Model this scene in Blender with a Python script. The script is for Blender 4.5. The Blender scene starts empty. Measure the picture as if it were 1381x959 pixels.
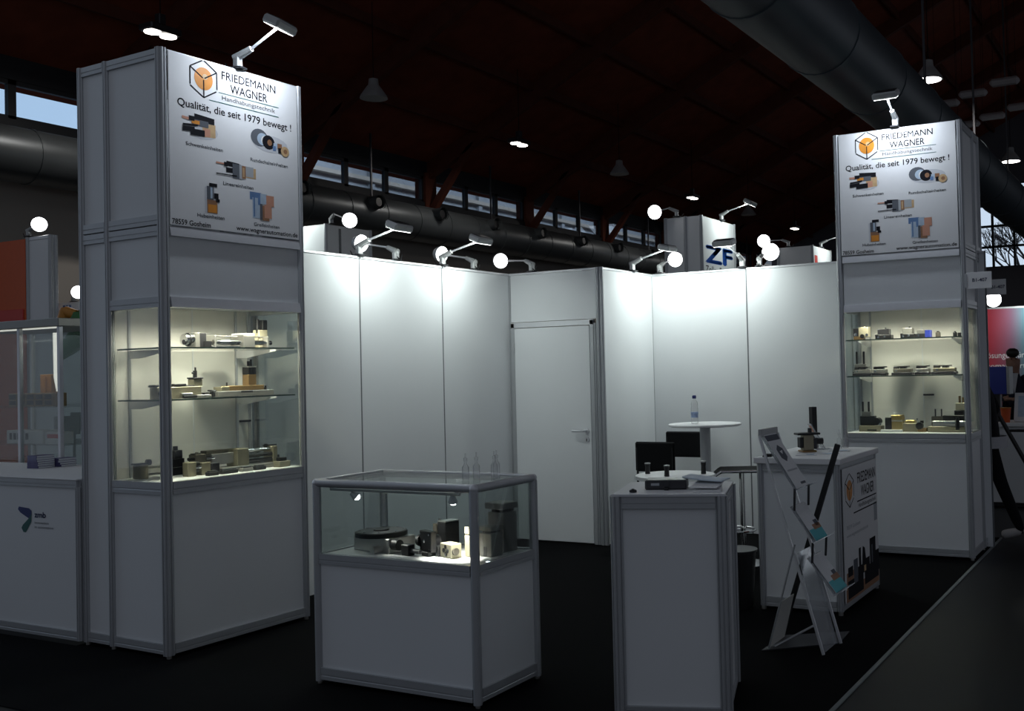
import bpy, bmesh, math, random
from math import sin, cos, pi, radians
from mathutils import Vector, Matrix

random.seed(7)
sc = bpy.context.scene
COL = sc.collection

# ------------------------------------------------------------------ camera
F_PX, YAW, PITCH, ROLL = 1390.58, 0.4788, 0.0222, -0.0252
CAM = Vector((-3.949, -5.1335, 1.583))
fw = Vector((cos(YAW)*cos(PITCH), sin(YAW)*cos(PITCH), sin(PITCH)))
rt = Vector((sin(YAW), -cos(YAW), 0)); up = rt.cross(fw)
rc = rt*cos(ROLL) + up*sin(ROLL); uc = up*cos(ROLL) - rt*sin(ROLL)
cd = bpy.data.cameras.new('camera'); cam = bpy.data.objects.new('camera', cd); COL.objects.link(cam)
M3 = Matrix((rc, uc, -fw)).transposed()
cam.matrix_world = Matrix.Translation(CAM) @ M3.to_4x4()
cd.sensor_width = 36; cd.sensor_fit = 'HORIZONTAL'; cd.lens = F_PX/1381*36
cd.shift_x = -(870.42-690.5)/1381; cd.shift_y = (465.36-479.5)/1381
cd.clip_start = .05; cd.clip_end = 300
sc.camera = cam

# ------------------------------------------------------------------ world, exposure
w = bpy.data.worlds.new('hall_ambience'); sc.world = w; w.use_nodes = True
bg = w.node_tree.nodes['Background']
bg.inputs[0].default_value = (.85, .93, 1.10, 1); bg.inputs[1].default_value = .153
vs = sc.view_settings
vs.view_transform = 'Standard'; vs.look = 'None'; vs.gamma = 1; vs.exposure = 0
vs.use_curve_mapping = False
P_WALL, P_SIGN, P_VIT = 7.3, 7.0, 2.3      # lamp powers in watts
COOL = (.90, 1.0, .965); WARM = (1.0, .94, .77); SIGN = (.83, .93, 1.06)

def light(kind, name, loc, target, power, color, parent=None, size=.1, size_y=None, spot=60, blend=.5):
    ld = bpy.data.lights.new(name, kind); ld.energy = power; ld.color = color
    if kind == 'AREA':
        ld.size = size
        if size_y: ld.shape = 'RECTANGLE'; ld.size_y = size_y
        else: ld.shape = 'DISK'
    elif kind == 'SPOT':
        ld.shadow_soft_size = size; ld.spot_size = radians(spot); ld.spot_blend = blend
    else: ld.shadow_soft_size = size
    o = bpy.data.objects.new(name, ld); COL.objects.link(o)
    o.location = loc
    d = Vector(target) - Vector(loc)
    o.rotation_euler = d.to_track_quat('-Z', 'Y').to_euler()
    if parent: o.parent = parent
    return o
# daylight falling on the building across the yard, seen through the clerestory
light('AREA', 'yard_daylight', (30, 14.5, 13), (30, 22, 5), 2600, (.8, .9, 1), size=40, size_y=2)

# ------------------------------------------------------------------ materials
MATS = {}
def mat(name, col, rough=.5, metal=0., var=.06, vscale=20., bump=0., bscale=200., emit=None, estr=0., spec=.5):
    m = bpy.data.materials.new(name); m.use_nodes = True; nt = m.node_tree
    b = nt.nodes['Principled BSDF']
    b.inputs['Roughness'].default_value = rough; b.inputs['Metallic'].default_value = metal
    b.inputs['Specular IOR Level'].default_value = spec
    tc = nt.nodes.new('ShaderNodeTexCoord')
    n = nt.nodes.new('ShaderNodeTexNoise'); n.inputs['Scale'].default_value = vscale; n.inputs['Detail'].default_value = 3
    nt.links.new(tc.outputs['Object'], n.inputs['Vector'])
    mx = nt.nodes.new('ShaderNodeMix'); mx.data_type = 'RGBA'
    mx.inputs['A'].default_value = (*[c*(1-var) for c in col], 1); mx.inputs['B'].default_value = (*[min(1, c*(1+var)) for c in col], 1)
    nt.links.new(n.outputs['Fac'], mx.inputs['Factor']); nt.links.new(mx.outputs['Result'], b.inputs['Base Color'])
    if bump:
        n2 = nt.nodes.new('ShaderNodeTexNoise'); n2.inputs['Scale'].default_value = bscale
        nt.links.new(tc.outputs['Object'], n2.inputs['Vector'])
        bp = nt.nodes.new('ShaderNodeBump'); bp.inputs['Strength'].default_value = bump; bp.inputs['Distance'].default_value = .004
        nt.links.new(n2.outputs['Fac'], bp.inputs['Height']); nt.links.new(bp.outputs['Normal'], b.inputs['Normal'])
    if emit:
        b.inputs['Emission Color'].default_value = (*emit, 1); b.inputs['Emission Strength'].default_value = estr
    MATS[name] = m
    return m
def glassmat(name, tint, refl=.06, rough=.02, haze=0.):
    m = bpy.data.materials.new(name); m.use_nodes = True; nt = m.node_tree
    nt.nodes.remove(nt.nodes['Principled BSDF']); out = nt.nodes['Material Output']
    t = nt.nodes.new('ShaderNodeBsdfTransparent'); t.inputs[0].default_value = (*tint, 1)
    g = nt.nodes.new('ShaderNodeBsdfGlossy'); g.inputs['Roughness'].default_value = rough
    lw = nt.nodes.new('ShaderNodeFresnel'); lw.inputs['IOR'].default_value = 1.35
    ma = nt.nodes.new('ShaderNodeMath'); ma.operation = 'MULTIPLY_ADD'; ma.inputs[1].default_value = .5; ma.inputs[2].default_value = refl*.3
    nt.links.new(lw.outputs[0], ma.inputs[0])
    mx = nt.nodes.new('ShaderNodeMixShader')
    nt.links.new(ma.outputs[0], mx.inputs[0]); nt.links.new(t.outputs[0], mx.inputs[1]); nt.links.new(g.outputs[0], mx.inputs[2])
    if haze:
        df = nt.nodes.new('ShaderNodeBsdfDiffuse'); df.inputs[0].default_value = (.8, .82, .84, 1)
        m2 = nt.nodes.new('ShaderNodeMixShader'); m2.inputs[0].default_value = haze
        nt.links.new(mx.outputs[0], m2.inputs[1]); nt.links.new(df.outputs[0], m2.inputs[2]); mx = m2
    nt.links.new(mx.outputs[0], out.inputs[0]); MATS[name] = m
    return m
mat('panel', (.74, .76, .77), .42, var=.02, vscale=3)
mat('panel_cream', (.76, .745, .69), .5, var=.02, vscale=3)
mat('alu', (.46, .475, .49), .36, .35, var=.05)
mat('alu_bright', (.70, .71, .73), .32, .3, var=.05)
mat('shelf_edge', (.05, .09, .075), .2)
mat('print_pale', (.62, .63, .66), .85, spec=.15)
mat('seam', (.16, .17, .18), .5, .3)
mat('white', (.8, .8, .8), .5, var=.02, spec=.3)
mat('print_black', (.012, .012, .016), .85, spec=.15)
mat('print_grey', (.12, .13, .15), .85, spec=.15)
mat('print_light', (.42, .44, .46), .85, spec=.15)
mat('print_orange', (.72, .27, .03), .45, var=.3, vscale=9)
mat('print_tan', (.62, .42, .22), .5, var=.25, vscale=30)
mat('print_brown', (.33, .16, .08), .5, var=.3, vscale=30)
mat('print_blue', (.12, .22, .42), .5, var=.3, vscale=30)
mat('print_teal', (.06, .42, .47), .5, var=.15)
mat('print_lblue', (.45, .55, .66), .5, var=.2, vscale=40)
mat('print_red', (.6, .06, .05), .5)
mat('print_pink', (.62, .3, .2), .5)
mat('zf_blue', (.004, .06, .30), .7, spec=.2)
mat('zmb_navy', (.01, .02, .14), .5); mat('zmb_green', (.01, .10, .09), .5)
mat('carpet', (.0042, .0044, .005), .95, var=.35, vscale=60, bump=.6, bscale=500, spec=.05)
mat('hall_floor', (.0068, .0074, .0078), .45, var=.25, vscale=1.2, bump=.05, bscale=60, spec=.22)
mat('floor_trim', (.16, .18, .18), .45)
mat('roof_wood', (.21, .050, .026), .8, var=.4, vscale=2, spec=.2)
mat('rafter_wood', (.12, .036, .022), .75, var=.3, vscale=4, spec=.2)
mat('hall_wall', (.42, .39, .35), .8, var=.15, vscale=.5)
mat('hall_wall_dark', (.14, .14, .16), .8, var=.15, vscale=.5)
mat('win_frame', (.012, .014, .018), .6)
mat('duct', (.085, .095, .10), .40, .4, var=.2, vscale=1.5)
mat('duct_paint', (.06, .078, .09), .5, .1, var=.2, vscale=1.5)
mat('baffle', (.45, .42, .42), .8)
mat('black', (.008, .008, .009), .45)
mat('black_matte', (.006, .006, .007), .85, spec=.2)
mat('rubber', (.012, .012, .012), .8)
mat('chrome', (.78, .78, .78), .13, 1.0)
mat('steel', (.50, .49, .46), .33, .8, var=.1)
mat('bronze', (.30, .27, .19), .42, .55, var=.12)
mat('bronze_dark', (.16, .145, .115), .45, .5, var=.15)
mat('beige_metal', (.55, .50, .36), .42, .35, var=.08)
mat('gold', (.62, .47, .2), .3, .8, var=.1)
mat('brown_metal', (.30, .19, .08), .4, .5, var=.12)
mat('dark_metal', (.055, .055, .06), .38, .6)
mat('grey_metal', (.26, .255, .235), .42, .45)
mat('blue_plastic', (.03, .05, .32), .4)
mat('lamp_grey', (.42, .43, .43), .45, .2)
mat('lamp_lens', (.9, .9, .9), .3, emit=(1, 1, 1), estr=9)
mat('lamp_lens_warm', (.9, .9, .85), .3, emit=(1, .95, .8), estr=10)
mat('ceiling_lens', (.9, .9, .9), .3, emit=(1, .94, .88), estr=7)
mat('led_strip', (.9, .9, .85), .3, emit=(1, .97, .88), estr=1.0)
mat('sky_glow', (.6, .7, .8), 1, emit=(.50, .67, .86), estr=.95)
mat('sky_white', (.8, .8, .8), 1, emit=(.80, .86, .93), estr=1.0)
mat('facade', (.30, .33, .37), .8, var=.15, vscale=1)
mat('bark', (.10, .09, .085), .9)
mat('orange_panel', (.62, .10, .02), .5)
mat('orange_plastic', (.52, .22, .03), .45)
mat('green_paint', (.035, .16, .04), .4)
mat('purple_print', (.07, .06, .17), .4, var=.3, vscale=40)
mat('paper_blue', (.60, .69, .77), .6, var=.08, vscale=40)
mat('paper', (.72, .73, .74), .6, var=.04, vscale=40)
mat('skin', (.30, .16, .11), .6); mat('hair', (.010, .007, .006), .6)
mat('cloth_black', (.007, .007, .009), .9, spec=.2); mat('cloth_navy', (.010, .012, .026), .85)
mat('cloth_white', (.5, .5, .52), .85); mat('shoe', (.55, .53, .52), .6)
mat('bottle_label', (.25, .33, .5), .5, var=.5, vscale=60)
glassmat('glass', (.93, .96, .95), .05); glassmat('shelf_glass', (.972, .985, .98), .08)
glassmat('acrylic', (.86, .88, .9), .10, .08, .22); glassmat('clear_plastic', (1, 1, 1), .35, .15, .07)
glassmat('window_glass', (.80, .84, .88), .05)
# red to teal printed banner wall
m = mat('banner', (.5, .05, .05), .6); nt = m.node_tree; b = nt.nodes['Principled BSDF']
tc = nt.nodes['Texture Coordinate']; sx = nt.nodes.new('ShaderNodeSeparateXYZ'); nt.links.new(tc.outputs['Object'], sx.inputs[0])
mr = nt.nodes.new('ShaderNodeMapRange'); mr.inputs['From Min'].default_value = -1.85; mr.inputs['From Max'].default_value = -2.95
nt.links.new(sx.outputs['Y'], mr.inputs['Value'])
cr = nt.nodes.new('ShaderNodeValToRGB'); nt.links.new(mr.outputs[0], cr.inputs[0]); e = cr.color_ramp.elements
e[0].position = .25; e[0].color = (.55, .02, .035, 1); e[1].position = .95; e[1].color = (.03, .24, .28, 1)
q = e.new(.66); q.color = (.22, .10, .16, 1)
nt.links.new(cr.outputs[0], b.inputs['Base Color'])

# ------------------------------------------------------------------ mesh helpers
class MB:
    def __init__(s): s.v = []; s.f = []; s.m = []; s.mats = []
    def mi(s, name):
        if name not in s.mats: s.mats.append(name)
        return s.mats.index(name)
    def add(s, vs_, fs, mt, M=None):
        o = len(s.v); k = s.mi(mt)
        s.v += [tuple(M @ Vector(p)) if M else tuple(p) for p in vs_]
        for f in fs: s.f.append([i+o for i in f]); s.m.append(k)
        return s
    def box(s, x0, x1, y0, y1, z0, z1, mt, ch=0., M=None):
        x0, x1 = min(x0, x1), max(x0, x1); y0, y1 = min(y0, y1), max(y0, y1); z0, z1 = min(z0, z1), max(z0, z1)
        if ch <= 0:
            v = [(x, y, z) for x in (x0, x1) for y in (y0, y1) for z in (z0, z1)]
            return s.add(v, [(0,1,3,2),(4,6,7,5),(0,4,5,1),(2,3,7,6),(0,2,6,4),(1,5,7,3)], mt, M)
        c = min(ch, (x1-x0)*.45, (y1-y0)*.45, (z1-z0)*.45); v = []
        X, Y, Z = (x0, x1), (y0, y1), (z0, z1); idx = {}
        for i in (0, 1):
            for j in (0, 1):
                for k in (0, 1):
                    ix, iy, iz = X[i]+(c if i == 0 else -c), Y[j]+(c if j == 0 else -c), Z[k]+(c if k == 0 else -c)
                    idx[i,j,k] = len(v); v += [(X[i], iy, iz), (ix, Y[j], iz), (ix, iy, Z[k])]
        f = []
        for i in (0, 1):
            f.append([idx[i,a,b_]+0 for a, b_ in ((0,0),(0,1),(1,1),(1,0))])
            f.append([idx[a,i,b_]+1 for a, b_ in ((0,0),(0,1),(1,1),(1,0))])
            f.append([idx[a,b_,i]+2 for a, b_ in ((0,0),(0,1),(1,1),(1,0))])
        for a in (0, 1):
            for b_ in (0, 1):
                f.append([idx[a,b_,0]+0, idx[a,b_,1]+0, idx[a,b_,1]+1, idx[a,b_,0]+1])
                f.append([idx[a,0,b_]+0, idx[a,1,b_]+0, idx[a,1,b_]+2, idx[a,0,b_]+2])
                f.append([idx[0,a,b_]+1, idx[1,a,b_]+1, idx[1,a,b_]+2, idx[0,a,b_]+2])
        for k in idx.values(): f.append([k, k+1, k+2])
        return s.add(v, f, mt, M)
    def cyl(s, p0, p1, r, mt, r1=None, n=14, cap=True, M=None):
        p0, p1 = Vector(p0), Vector(p1); r1 = r if r1 is None else r1
        d = (p1-p0).normalized(); a = d.orthogonal().normalized(); b_ = d.cross(a)
        v = []; f = []
        for i in range(n):
            t = 2*pi*i/n; o = a*cos(t) + b_*sin(t); v += [p0+o*r, p1+o*r1]
        for i in range(n):
            j = (i+1) % n; f.append((2*i, 2*j, 2*j+1, 2*i+1))
        if cap: f += [tuple(2*i for i in range(n)), tuple(2*i+1 for i in range(n))]
        return s.add(v, f, mt, M)
    def prism(s, poly, a0, a1, mt, axis='z', M=None):
        n = len(poly); v = []
        for a in (a0, a1):
            for (p, q_) in poly: v.append({'z': (p, q_, a), 'y': (p, a, q_), 'x': (a, p, q_)}[axis])
        f = [tuple(range(n)), tuple(range(n, 2*n))] + [(i, (i+1) % n, n+(i+1) % n, n+i) for i in range(n)]
        return s.add(v, f, mt, M)
    def lathe(s, prof, mt, c=(0, 0, 0), n=20, M=None):
        v = []; f = []; k = len(prof)
        for i in range(n):
            t = 2*pi*i/n
            for r, z in prof: v.append((c[0]+r*cos(t), c[1]+r*sin(t), c[2]+z))
        for i in range(n):
            j = (i+1) % n
            for q_ in range(k-1): f.append((i*k+q_, j*k+q_, j*k+q_+1, i*k+q_+1))
        f += [tuple(i*k for i in range(n)), tuple(i*k+k-1 for i in range(n))]
        return s.add(v, f, mt, M)
    def ball(s, c, r, mt, sc_=(1, 1, 1), n=14, M=None):
        v = []; f = []; h = n//2
        for a in range(1, h):
            for i in range(n):
                t = 2*pi*i/n; ph = pi*a/h
                v.append((c[0]+r*sc_[0]*sin(ph)*cos(t), c[1]+r*sc_[1]*sin(ph)*sin(t), c[2]+r*sc_[2]*cos(ph)))
        for a in range(h-2):
            for i in range(n):
                j = (i+1) % n; f.append((a*n+i, a*n+j, a*n+n+j, a*n+n+i))
        f += [tuple(range(n)), tuple((h-2)*n+i for i in range(n))]
        return s.add(v, f, mt, M)
    def tube(s, pts, r, mt, n=10, M=None):
        for a, b_ in zip(pts, pts[1:]): s.cyl(a, b_, r, mt, n=n, M=M)
        for p in pts[1:-1]: s.ball(p, r*1.01, mt, n=8, M=M)
        return s
    def poly(s, pts, mt, M=None): return s.add(pts, [tuple(range(len(pts)))], mt, M)
    def build(s, name, parent=None, smooth=True, normals=True):
        me = bpy.data.meshes.new(name); me.from_pydata(s.v, [], s.f)
        for k in s.mats: me.materials.append(MATS[k])
        for p, k in zip(me.polygons, s.m): p.material_index = k
        if normals:
            bm = bmesh.new(); bm.from_mesh(me); bmesh.ops.recalc_face_normals(bm, faces=bm.faces); bm.to_mesh(me); bm.free()
        if smooth: me.shade_smooth(); me.set_sharp_from_angle(angle=radians(32))
        o = bpy.data.objects.new(name, me); COL.objects.link(o)
        if parent: o.parent = parent
        return o
def link_mesh(name, me, parent, loc=(0, 0, 0), rot=(0, 0, 0)):
    o = bpy.data.objects.new(name, me); COL.objects.link(o); o.location = loc; o.rotation_euler = rot
    if parent: o.parent = parent
    return o
def tag(o, label, cat, group=None):
    o['label'] = label; o['category'] = cat
    if group: o['group'] = group
    return o
def thing(name, label, cat, loc=(0, 0, 0), rz=0., group=None):
    o = bpy.data.objects.new(name, None); COL.objects.link(o); o.empty_display_size = .1
    o.location = loc; o.rotation_euler = (0, 0, rz)
    return tag(o, label, cat, group)
def struct(name, loc=(0, 0, 0), rz=0.):
    o = bpy.data.objects.new(name, None); COL.objects.link(o); o.location = loc; o.rotation_euler = (0, 0, rz)
    o['kind'] = 'structure'; return o
def B(name, parent, x0, x1, y0, y1, z0, z1, mt, ch=.0015): return MB().box(x0, x1, y0, y1, z0, z1, mt, ch).build(name, parent)

# extrusion: octagonal grooved exhibition post, cached by (radius, length)
_posts = {}
def post(parent, x, y, z0, z1, d=.044, mt='alu', name='post'):
    k = (round(d, 4), round(z1-z0, 4), mt)
    if k not in _posts:
        R = d/2/cos(pi/8); pl = []
        for i in range(8):
            a0, a1 = 2*pi*i/8+pi/8, 2*pi*(i+1)/8+pi/8
            A, Bv = Vector((R*cos(a0), R*sin(a0))), Vector((R*cos(a1), R*sin(a1)))
            nrm = ((A+Bv)/2).normalized()*d*.09
            for t, g in ((0, 0), (.34, 0), (.38, 1), (.62, 1), (.66, 0)):
                p = A.lerp(Bv, t) - nrm*g; pl.append((p.x, p.y))
        o = MB().prism(pl, 0, z1-z0, mt).build(name, parent); _posts[k] = o.data
        o.location = (x, y, z0); return o
    return link_mesh(name, _posts[k], parent, (x, y, z0))
def rail(parent, p0, p1, z0, z1, d=.03, mt='alu', name='rail', slope=0.):
    # horizontal extrusion with a shallow groove on both faces
    a, b_ = Vector((p0[0], p0[1], 0)), Vector((p1[0], p1[1], 0)); L = (b_-a).length; h = z1-z0; t = d/2
    pf = [(-t, 0), (t, 0), (t, h*.3), (t-.003, h*.34), (t-.003, h*.42), (t, h*.46), (t, h), (-t, h), (-t, h*.46), (-t+.003, h*.42), (-t+.003, h*.34), (-t, h*.3)]
    if slope: pf = [(-t-slope, 0), (t, 0), (t, h), (-t, h), (-t-slope, h*.12)]
    o = MB().prism(pf, 0, L, mt, 'x').build(name, parent)
    o.location = (p0[0], p0[1], z0); o.rotation_euler = (0, 0, math.atan2(b_.y-a.y, b_.x-a.x)); return o

_txt = {}
def text_mesh(s, bold=0.):
    if (s, bold) in _txt: return _txt[s, bold]
    cu = bpy.data.curves.new('t', 'FONT'); cu.body = s; cu.size = 1; cu.resolution_u = 3; cu.fill_mode = 'FRONT'
    o = bpy.data.objects.new('t', cu); COL.objects.link(o)
    dg = bpy.context.evaluated_depsgraph_get(); dg.update()
    me = bpy.data.meshes.new_from_object(o.evaluated_get(dg))
    vs_ = [v.co.copy() for v in me.vertices]; fs = [tuple(p.vertices) for p in me.polygons]
    bpy.data.objects.remove(o); bpy.data.curves.remove(cu); bpy.data.meshes.remove(me)
    x0, x1 = min(v.x for v in vs_), max(v.x for v in vs_); y0, y1 = min(v.y for v in vs_), max(v.y for v in vs_)
    _txt[s, bold] = (vs_, fs, x0, x1, y0, y1); return _txt[s, bold]
def lettering(parent, s, M, u0, u1, v, mt, cap=None, bold=0., name='lettering'):
    # text fitted between u0 and u1, baseline at v, in the plane M (x right, y up)
    vs_, fs, x0, x1, y0, y1 = text_mesh(s)
    kx = (u1-u0)/(x1-x0); ky = kx if cap is None else cap/.73
    words = [[]]; xr = -9
    for f in sorted(fs, key=lambda f: min(vs_[i].x for i in f)):          # one mesh per word
        if min(vs_[i].x for i in f) - xr > .19 and words[-1]: words.append([])
        words[-1].append(f); xr = max(xr, max(vs_[i].x for i in f))
    for wd_ in words:
        ids = sorted({i for f in wd_ for i in f}); mp = {i: k for k, i in enumerate(ids)}
        mb = MB()
        for dx, dy in (((0, 0),) if bold <= 0 else ((-bold, 0), (bold, 0), (0, -bold), (0, bold))):
            mb.add([((vs_[i].x-x0+dx)*kx+u0, (vs_[i].y+dy)*ky+v, 0) for i in ids], [[mp[i] for i in f] for f in wd_], mt, M)
        o = mb.build(name, parent, smooth=False, normals=False)
    return o
def face_mat(loc, nrm):
    # plane frame: x to the viewer's right, y up, z out of the face
    return {'-y': Matrix.Translation(loc) @ Matrix.Rotation(pi/2, 4, 'X'),
            '-x': Matrix.Translation(loc) @ Matrix.Rotation(-pi/2, 4, 'Z') @ Matrix.Rotation(pi/2, 4, 'X')}[nrm]

# ------------------------------------------------------------------ the hall
B('floor', None, -14, 45, -14, 12.5, -.12, 0, 'hall_floor', 0)['kind'] = 'structure'
bpy.data.objects['floor'].location.z = 0
car = struct('floor_carpet')
B('carpet', car, -.9, 5.6, -3.66, .8, .0005, .006, 'carpet', .002)
B('edge_strip', car, -.9, 5.6, -3.685, -3.661, .0005, .008, 'floor_trim', .002)
B('carpet', car, -4.2, -.02, .8, 3, .0005, .005, 'carpet', .002)

YH, ZE, SL, YR = 12.5, 6.95, .47, -1.4
zr = lambda y: ZE + SL*(YH-y) if y >= YR else ZE + SL*(YH-YR) - SL*(YR-y)
cel = struct('ceiling')
MB().prism([(YH+.8, zr(YH+.8)+.25), (YR, zr(YR)+.25), (-15.3, zr(-15.3)+.25), (-15.3, zr(-15.3)+.5), (YR, zr(YR)+.5), (YH+.8, zr(YH+.8)+.5)], 1, 45, 'roof_wood', 'x').build('roof_deck', cel, False)
BAY = [3.65+4.7*k for k in range(9)]
for x in BAY:
    MB().prism([(YH+.3, zr(YH+.3)-.22), (YR, zr(YR)-.22), (YR, zr(YR)+.26), (YH+.3, zr(YH+.3)+.26)], x-.08, x+.08, 'rafter_wood', 'x').build('rafter', cel, False)
    MB().prism([(-15, zr(-15)-.22), (YR, zr(YR)-.22), (YR, zr(YR)+.26), (-15, zr(-15)+.26)], x-.08, x+.08, 'rafter_wood', 'x').build('rafter', cel, False)
    MB().prism([(YH-.05, 5.7), (YH-.05, 6.0), (YH-1.3, zr(YH-1.3)-.1), (YH-1.55, zr(YH-1.55)-.1)], x-.08, x+.08, 'rafter_wood', 'x').build('brace', cel, False)
for k in range(1, 8):
    for sg in (1, -1):
        y = YR + sg*k*1.75
        B('purlin', cel, 1, 45, y-.04, y+.04, zr(y)+.06, zr(y)+.27, 'rafter_wood', 0)
wl = struct('wall_hall_side')
B('lower_wall', wl, 1, 45, YH, YH+.3, 0, 5.5, 'hall_wall', 0)
B('sill_beam', wl, 1, 45, YH-.02, YH+.3, 5.5, 6.12, 'win_frame', 0)
B('upper_beam', wl, 1, 45, YH, YH+.3, 6.80, zr(YH)+.3, 'win_frame', 0)
for k, x in enumerate(BAY): B('pier', wl, x-.22, x+.22, YH-.06, YH+.3, 5.2, 6.9, 'rafter_wood', 0)
for k in range(8):
    x0, x1 = BAY[k]+.22, BAY[k+1]-.22
    wn = struct('window_%d' % (k+1))
    L = (x1-x0)/3
    for i in range(3):
        a = x0+i*L
        MB().box(a, a+.07, YH+.02, YH+.12, 6.12, 6.80, 'win_frame').box(a+L-.07, a+L, YH+.02, YH+.12, 6.12, 6.80, 'win_frame').box(a, a+L, YH+.02, YH+.12, 6.12, 6.18, 'win_frame').box(a, a+L, YH+.02, YH+.12, 6.72, 6.80, 'win_frame').build('frame', wn, False)
        B('pane', wn, a+.07, a+L-.07, YH+.05, YH+.06, 6.18, 6.72, 'window_glass', 0)
# yard, opposite building and sky behind the clerestory
fa = tag(bpy.data.objects.new('neighbour_building', None), 'grey building with horizontal bands seen through the high hall windows', 'building'); COL.objects.link(fa)
B('facade', fa, 17.6, 70, 22, 23, 0, 16, 'facade', 0)
for k in range(14): B('ledge', fa, 17.5, 70, 21.75, 22, 3.3+k*.62, 3.45+k*.62, 'hall_wall', 0)
for k in range(14): B('mullion', fa, 19+k*3.4, 19.25+k*3.4, 21.85, 22, 0, 14, 'facade', 0)
B('sky_side', None, -20, 110, 60, 60.2, -5, 60, 'sky_glow', 0)['kind'] = 'structure'
# far gable wall with the big gridded window
we = struct('wall_hall_end'); XE = 45
GY0, GY1, GZ0, GZ1 = -1.4, 3.25, 5.75, 9.55
MB().box(XE, XE+.3, -15, 13, 0, GZ0, 'hall_wall_dark').box(XE, XE+.3, -15, GY0, GZ0, 14, 'hall_wall_dark').box(XE, XE+.3, GY1, 13, GZ0, 14, 'hall_wall_dark').box(XE, XE+.3, GY0, GY1, GZ1, 14, 'hall_wall_dark').build('gable', we, False)
wg = struct('window_9')
ny, nz = 5, 4
for i in range(ny+1): y = GY0+(GY1-GY0)*i/ny; B('mullion', wg, XE+.05, XE+.2, y-.05, y+.05, GZ0, GZ1, 'win_frame', 0)
for j in range(nz+1): z = GZ0+(GZ1-GZ0)*j/nz; B('transom', wg, XE+.05, XE+.2, GY0, GY1, z-.05, z+.05, 'win_frame', 0)
for i in range(ny):
    for j in range(nz):
        y = GY0+(GY1-GY0)*i/ny; z = GZ0+(GZ1-GZ0)*j/nz
        B('pane', wg, XE+.1, XE+.11, y+.05, y+.88, z+.05, z+.9, 'window_glass', 0)
B('sky_end', None, 90, 90.2, -40, 60, -5, 60, 'sky_white', 0)['kind'] = 'structure'
def branch(mb, p, d, L, r, n):
    q_ = p + d*L; mb.cyl(p, q_, r, 'bark', r1=r*.7, n=5, cap=False)
    if n == 0: return
    for k in range(3):
        e_ = (d + Vector((random.uniform(-.7, .7), random.uniform(-.7, .7), random.uniform(-.1, .5)))).normalized()
        branch(mb, q_, e_, L*random.uniform(.66, .86), r*.62, n-1)
for i, (x, y, lb) in enumerate(((58, 2.0, 'bare winter tree nearest the left edge of the far gridded window'), (70, 9.0, 'bare winter tree further off behind the far gridded window'), (58, -7.5, 'bare winter tree at the right edge of the far gridded window'))):
    t = thing('bare_tree', lb, 'tree', (x, y, 0), 0, 'bare trees outside')
    MB().cyl((0, 0, 0), (0, 0, 4.2), .22, 'bark', r1=.18, n=8).build('trunk', t)
    mb = MB()
    for k in range(3): branch(mb, Vector((0, 0, 3.6+.3*k)), Vector((random.uniform(-.4, .4), random.uniform(-.5, .5), 1)).normalized(), 1.7, .13, 5)
    mb.build('crown', t, True, False)

# ducts
def duct(name, label, y, z, r, x0, x1, mt, seg, nozz=()):
    t = thing(name, label, 'duct', (x0, y, z))
    n = int((x1-x0)/seg)
    for k in range(n):
        mb = MB(); mb.cyl((k*seg, 0, 0), ((k+1)*seg, 0, 0), r, mt, n=28, cap=False); mb.cyl((k*seg-.03, 0, 0), (k*seg+.03, 0, 0), r*1.025, mt, n=28); mb.build('duct_segment', t)
    for xn in nozz:
        a = Vector((xn-x0, -r*.93, .22)); d = Vector((0, -1, .05)).normalized()
        mb = MB(); mb.cyl(a-d*.1, a+d*.16, .17, mt, r1=.15, n=16, cap=False); mb.cyl(a+d*.10, a+d*.12, .10, 'black', n=14)
        mb.cyl(a+d*.15, a+d*.17, .175, mt, n=16, cap=False); mb.build('nozzle', t)
    for k in range(int((x1-x0)/4.7)):
        B('hanger', t, k*4.7+1, k*4.7+1.04, -.02, .02, r, r+max(.3, min(6, zr(y)-z-r-.2)), 'dark_metal', 0)
    return t
duct('ventilation_duct', 'grey round air duct with jet nozzles running below the high windows', 11.5, 5.29, .45, 4, 44.2, 'duct', 1.17, [11.8-2.3*k for k in (3, 2, 1)]+[11.8+2.27*k for k in range(14)])
duct('ventilation_duct', 'thick dark blue grey duct crossing the upper right of the hall', -1.45, 5.5, .5, 3.2, 44.5, 'duct_paint', 2.3)
# ceiling lamps
def pendant(x, y, z, label, lit, twin):
    t = thing('pendant_lamp', label, 'lamp', (x, y, z), 0, 'hall ceiling lamps')
    h = zr(y)+.2-z
    MB().cyl((0, 0, .35), (0, 0, h), .008, 'black_matte', n=6).build('suspension_rod', t)
    if twin:
        MB().box(-.28, .28, -.16, .16, .05, .16, 'dark_metal', .02).box(-.06, .06, -.06, .06, .16, .36, 'dark_metal', .01).build('housing', t)
        for sx_ in (-.14, .14): MB().cyl((sx_, 0, .05), (sx_, 0, .03), .125, 'ceiling_lens', n=18).build('reflector', t)
    else:
        MB().lathe([(.27, 0), (.255, .05), (.16, .19), (.10, .27), (.09, .38), (.03, .40)], 'lamp_grey', n=22).build('lamp_shade', t)
        MB().cyl((0, 0, -.004), (0, 0, .02), .24, 'ceiling_lens' if lit else 'lamp_grey', n=20).build('diffuser', t)
    if lit: light('AREA', 'lamp_light', (0, 0, -.05), (0, 0, -2), 55, (1, .95, .9), t, .4)
pendant(6.93, 9.0, 7.0, 'lit twin ceiling lamp just above the tall left sign tower', 1, 1)
pendant(11.5, 8.75, 7.0, 'unlit grey bell ceiling lamp right of the tall left sign tower', 0, 0)
pendant(16.65, 8.85, 7.0, 'lit twin ceiling lamp in the middle of the dark roof', 1, 1)
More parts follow.
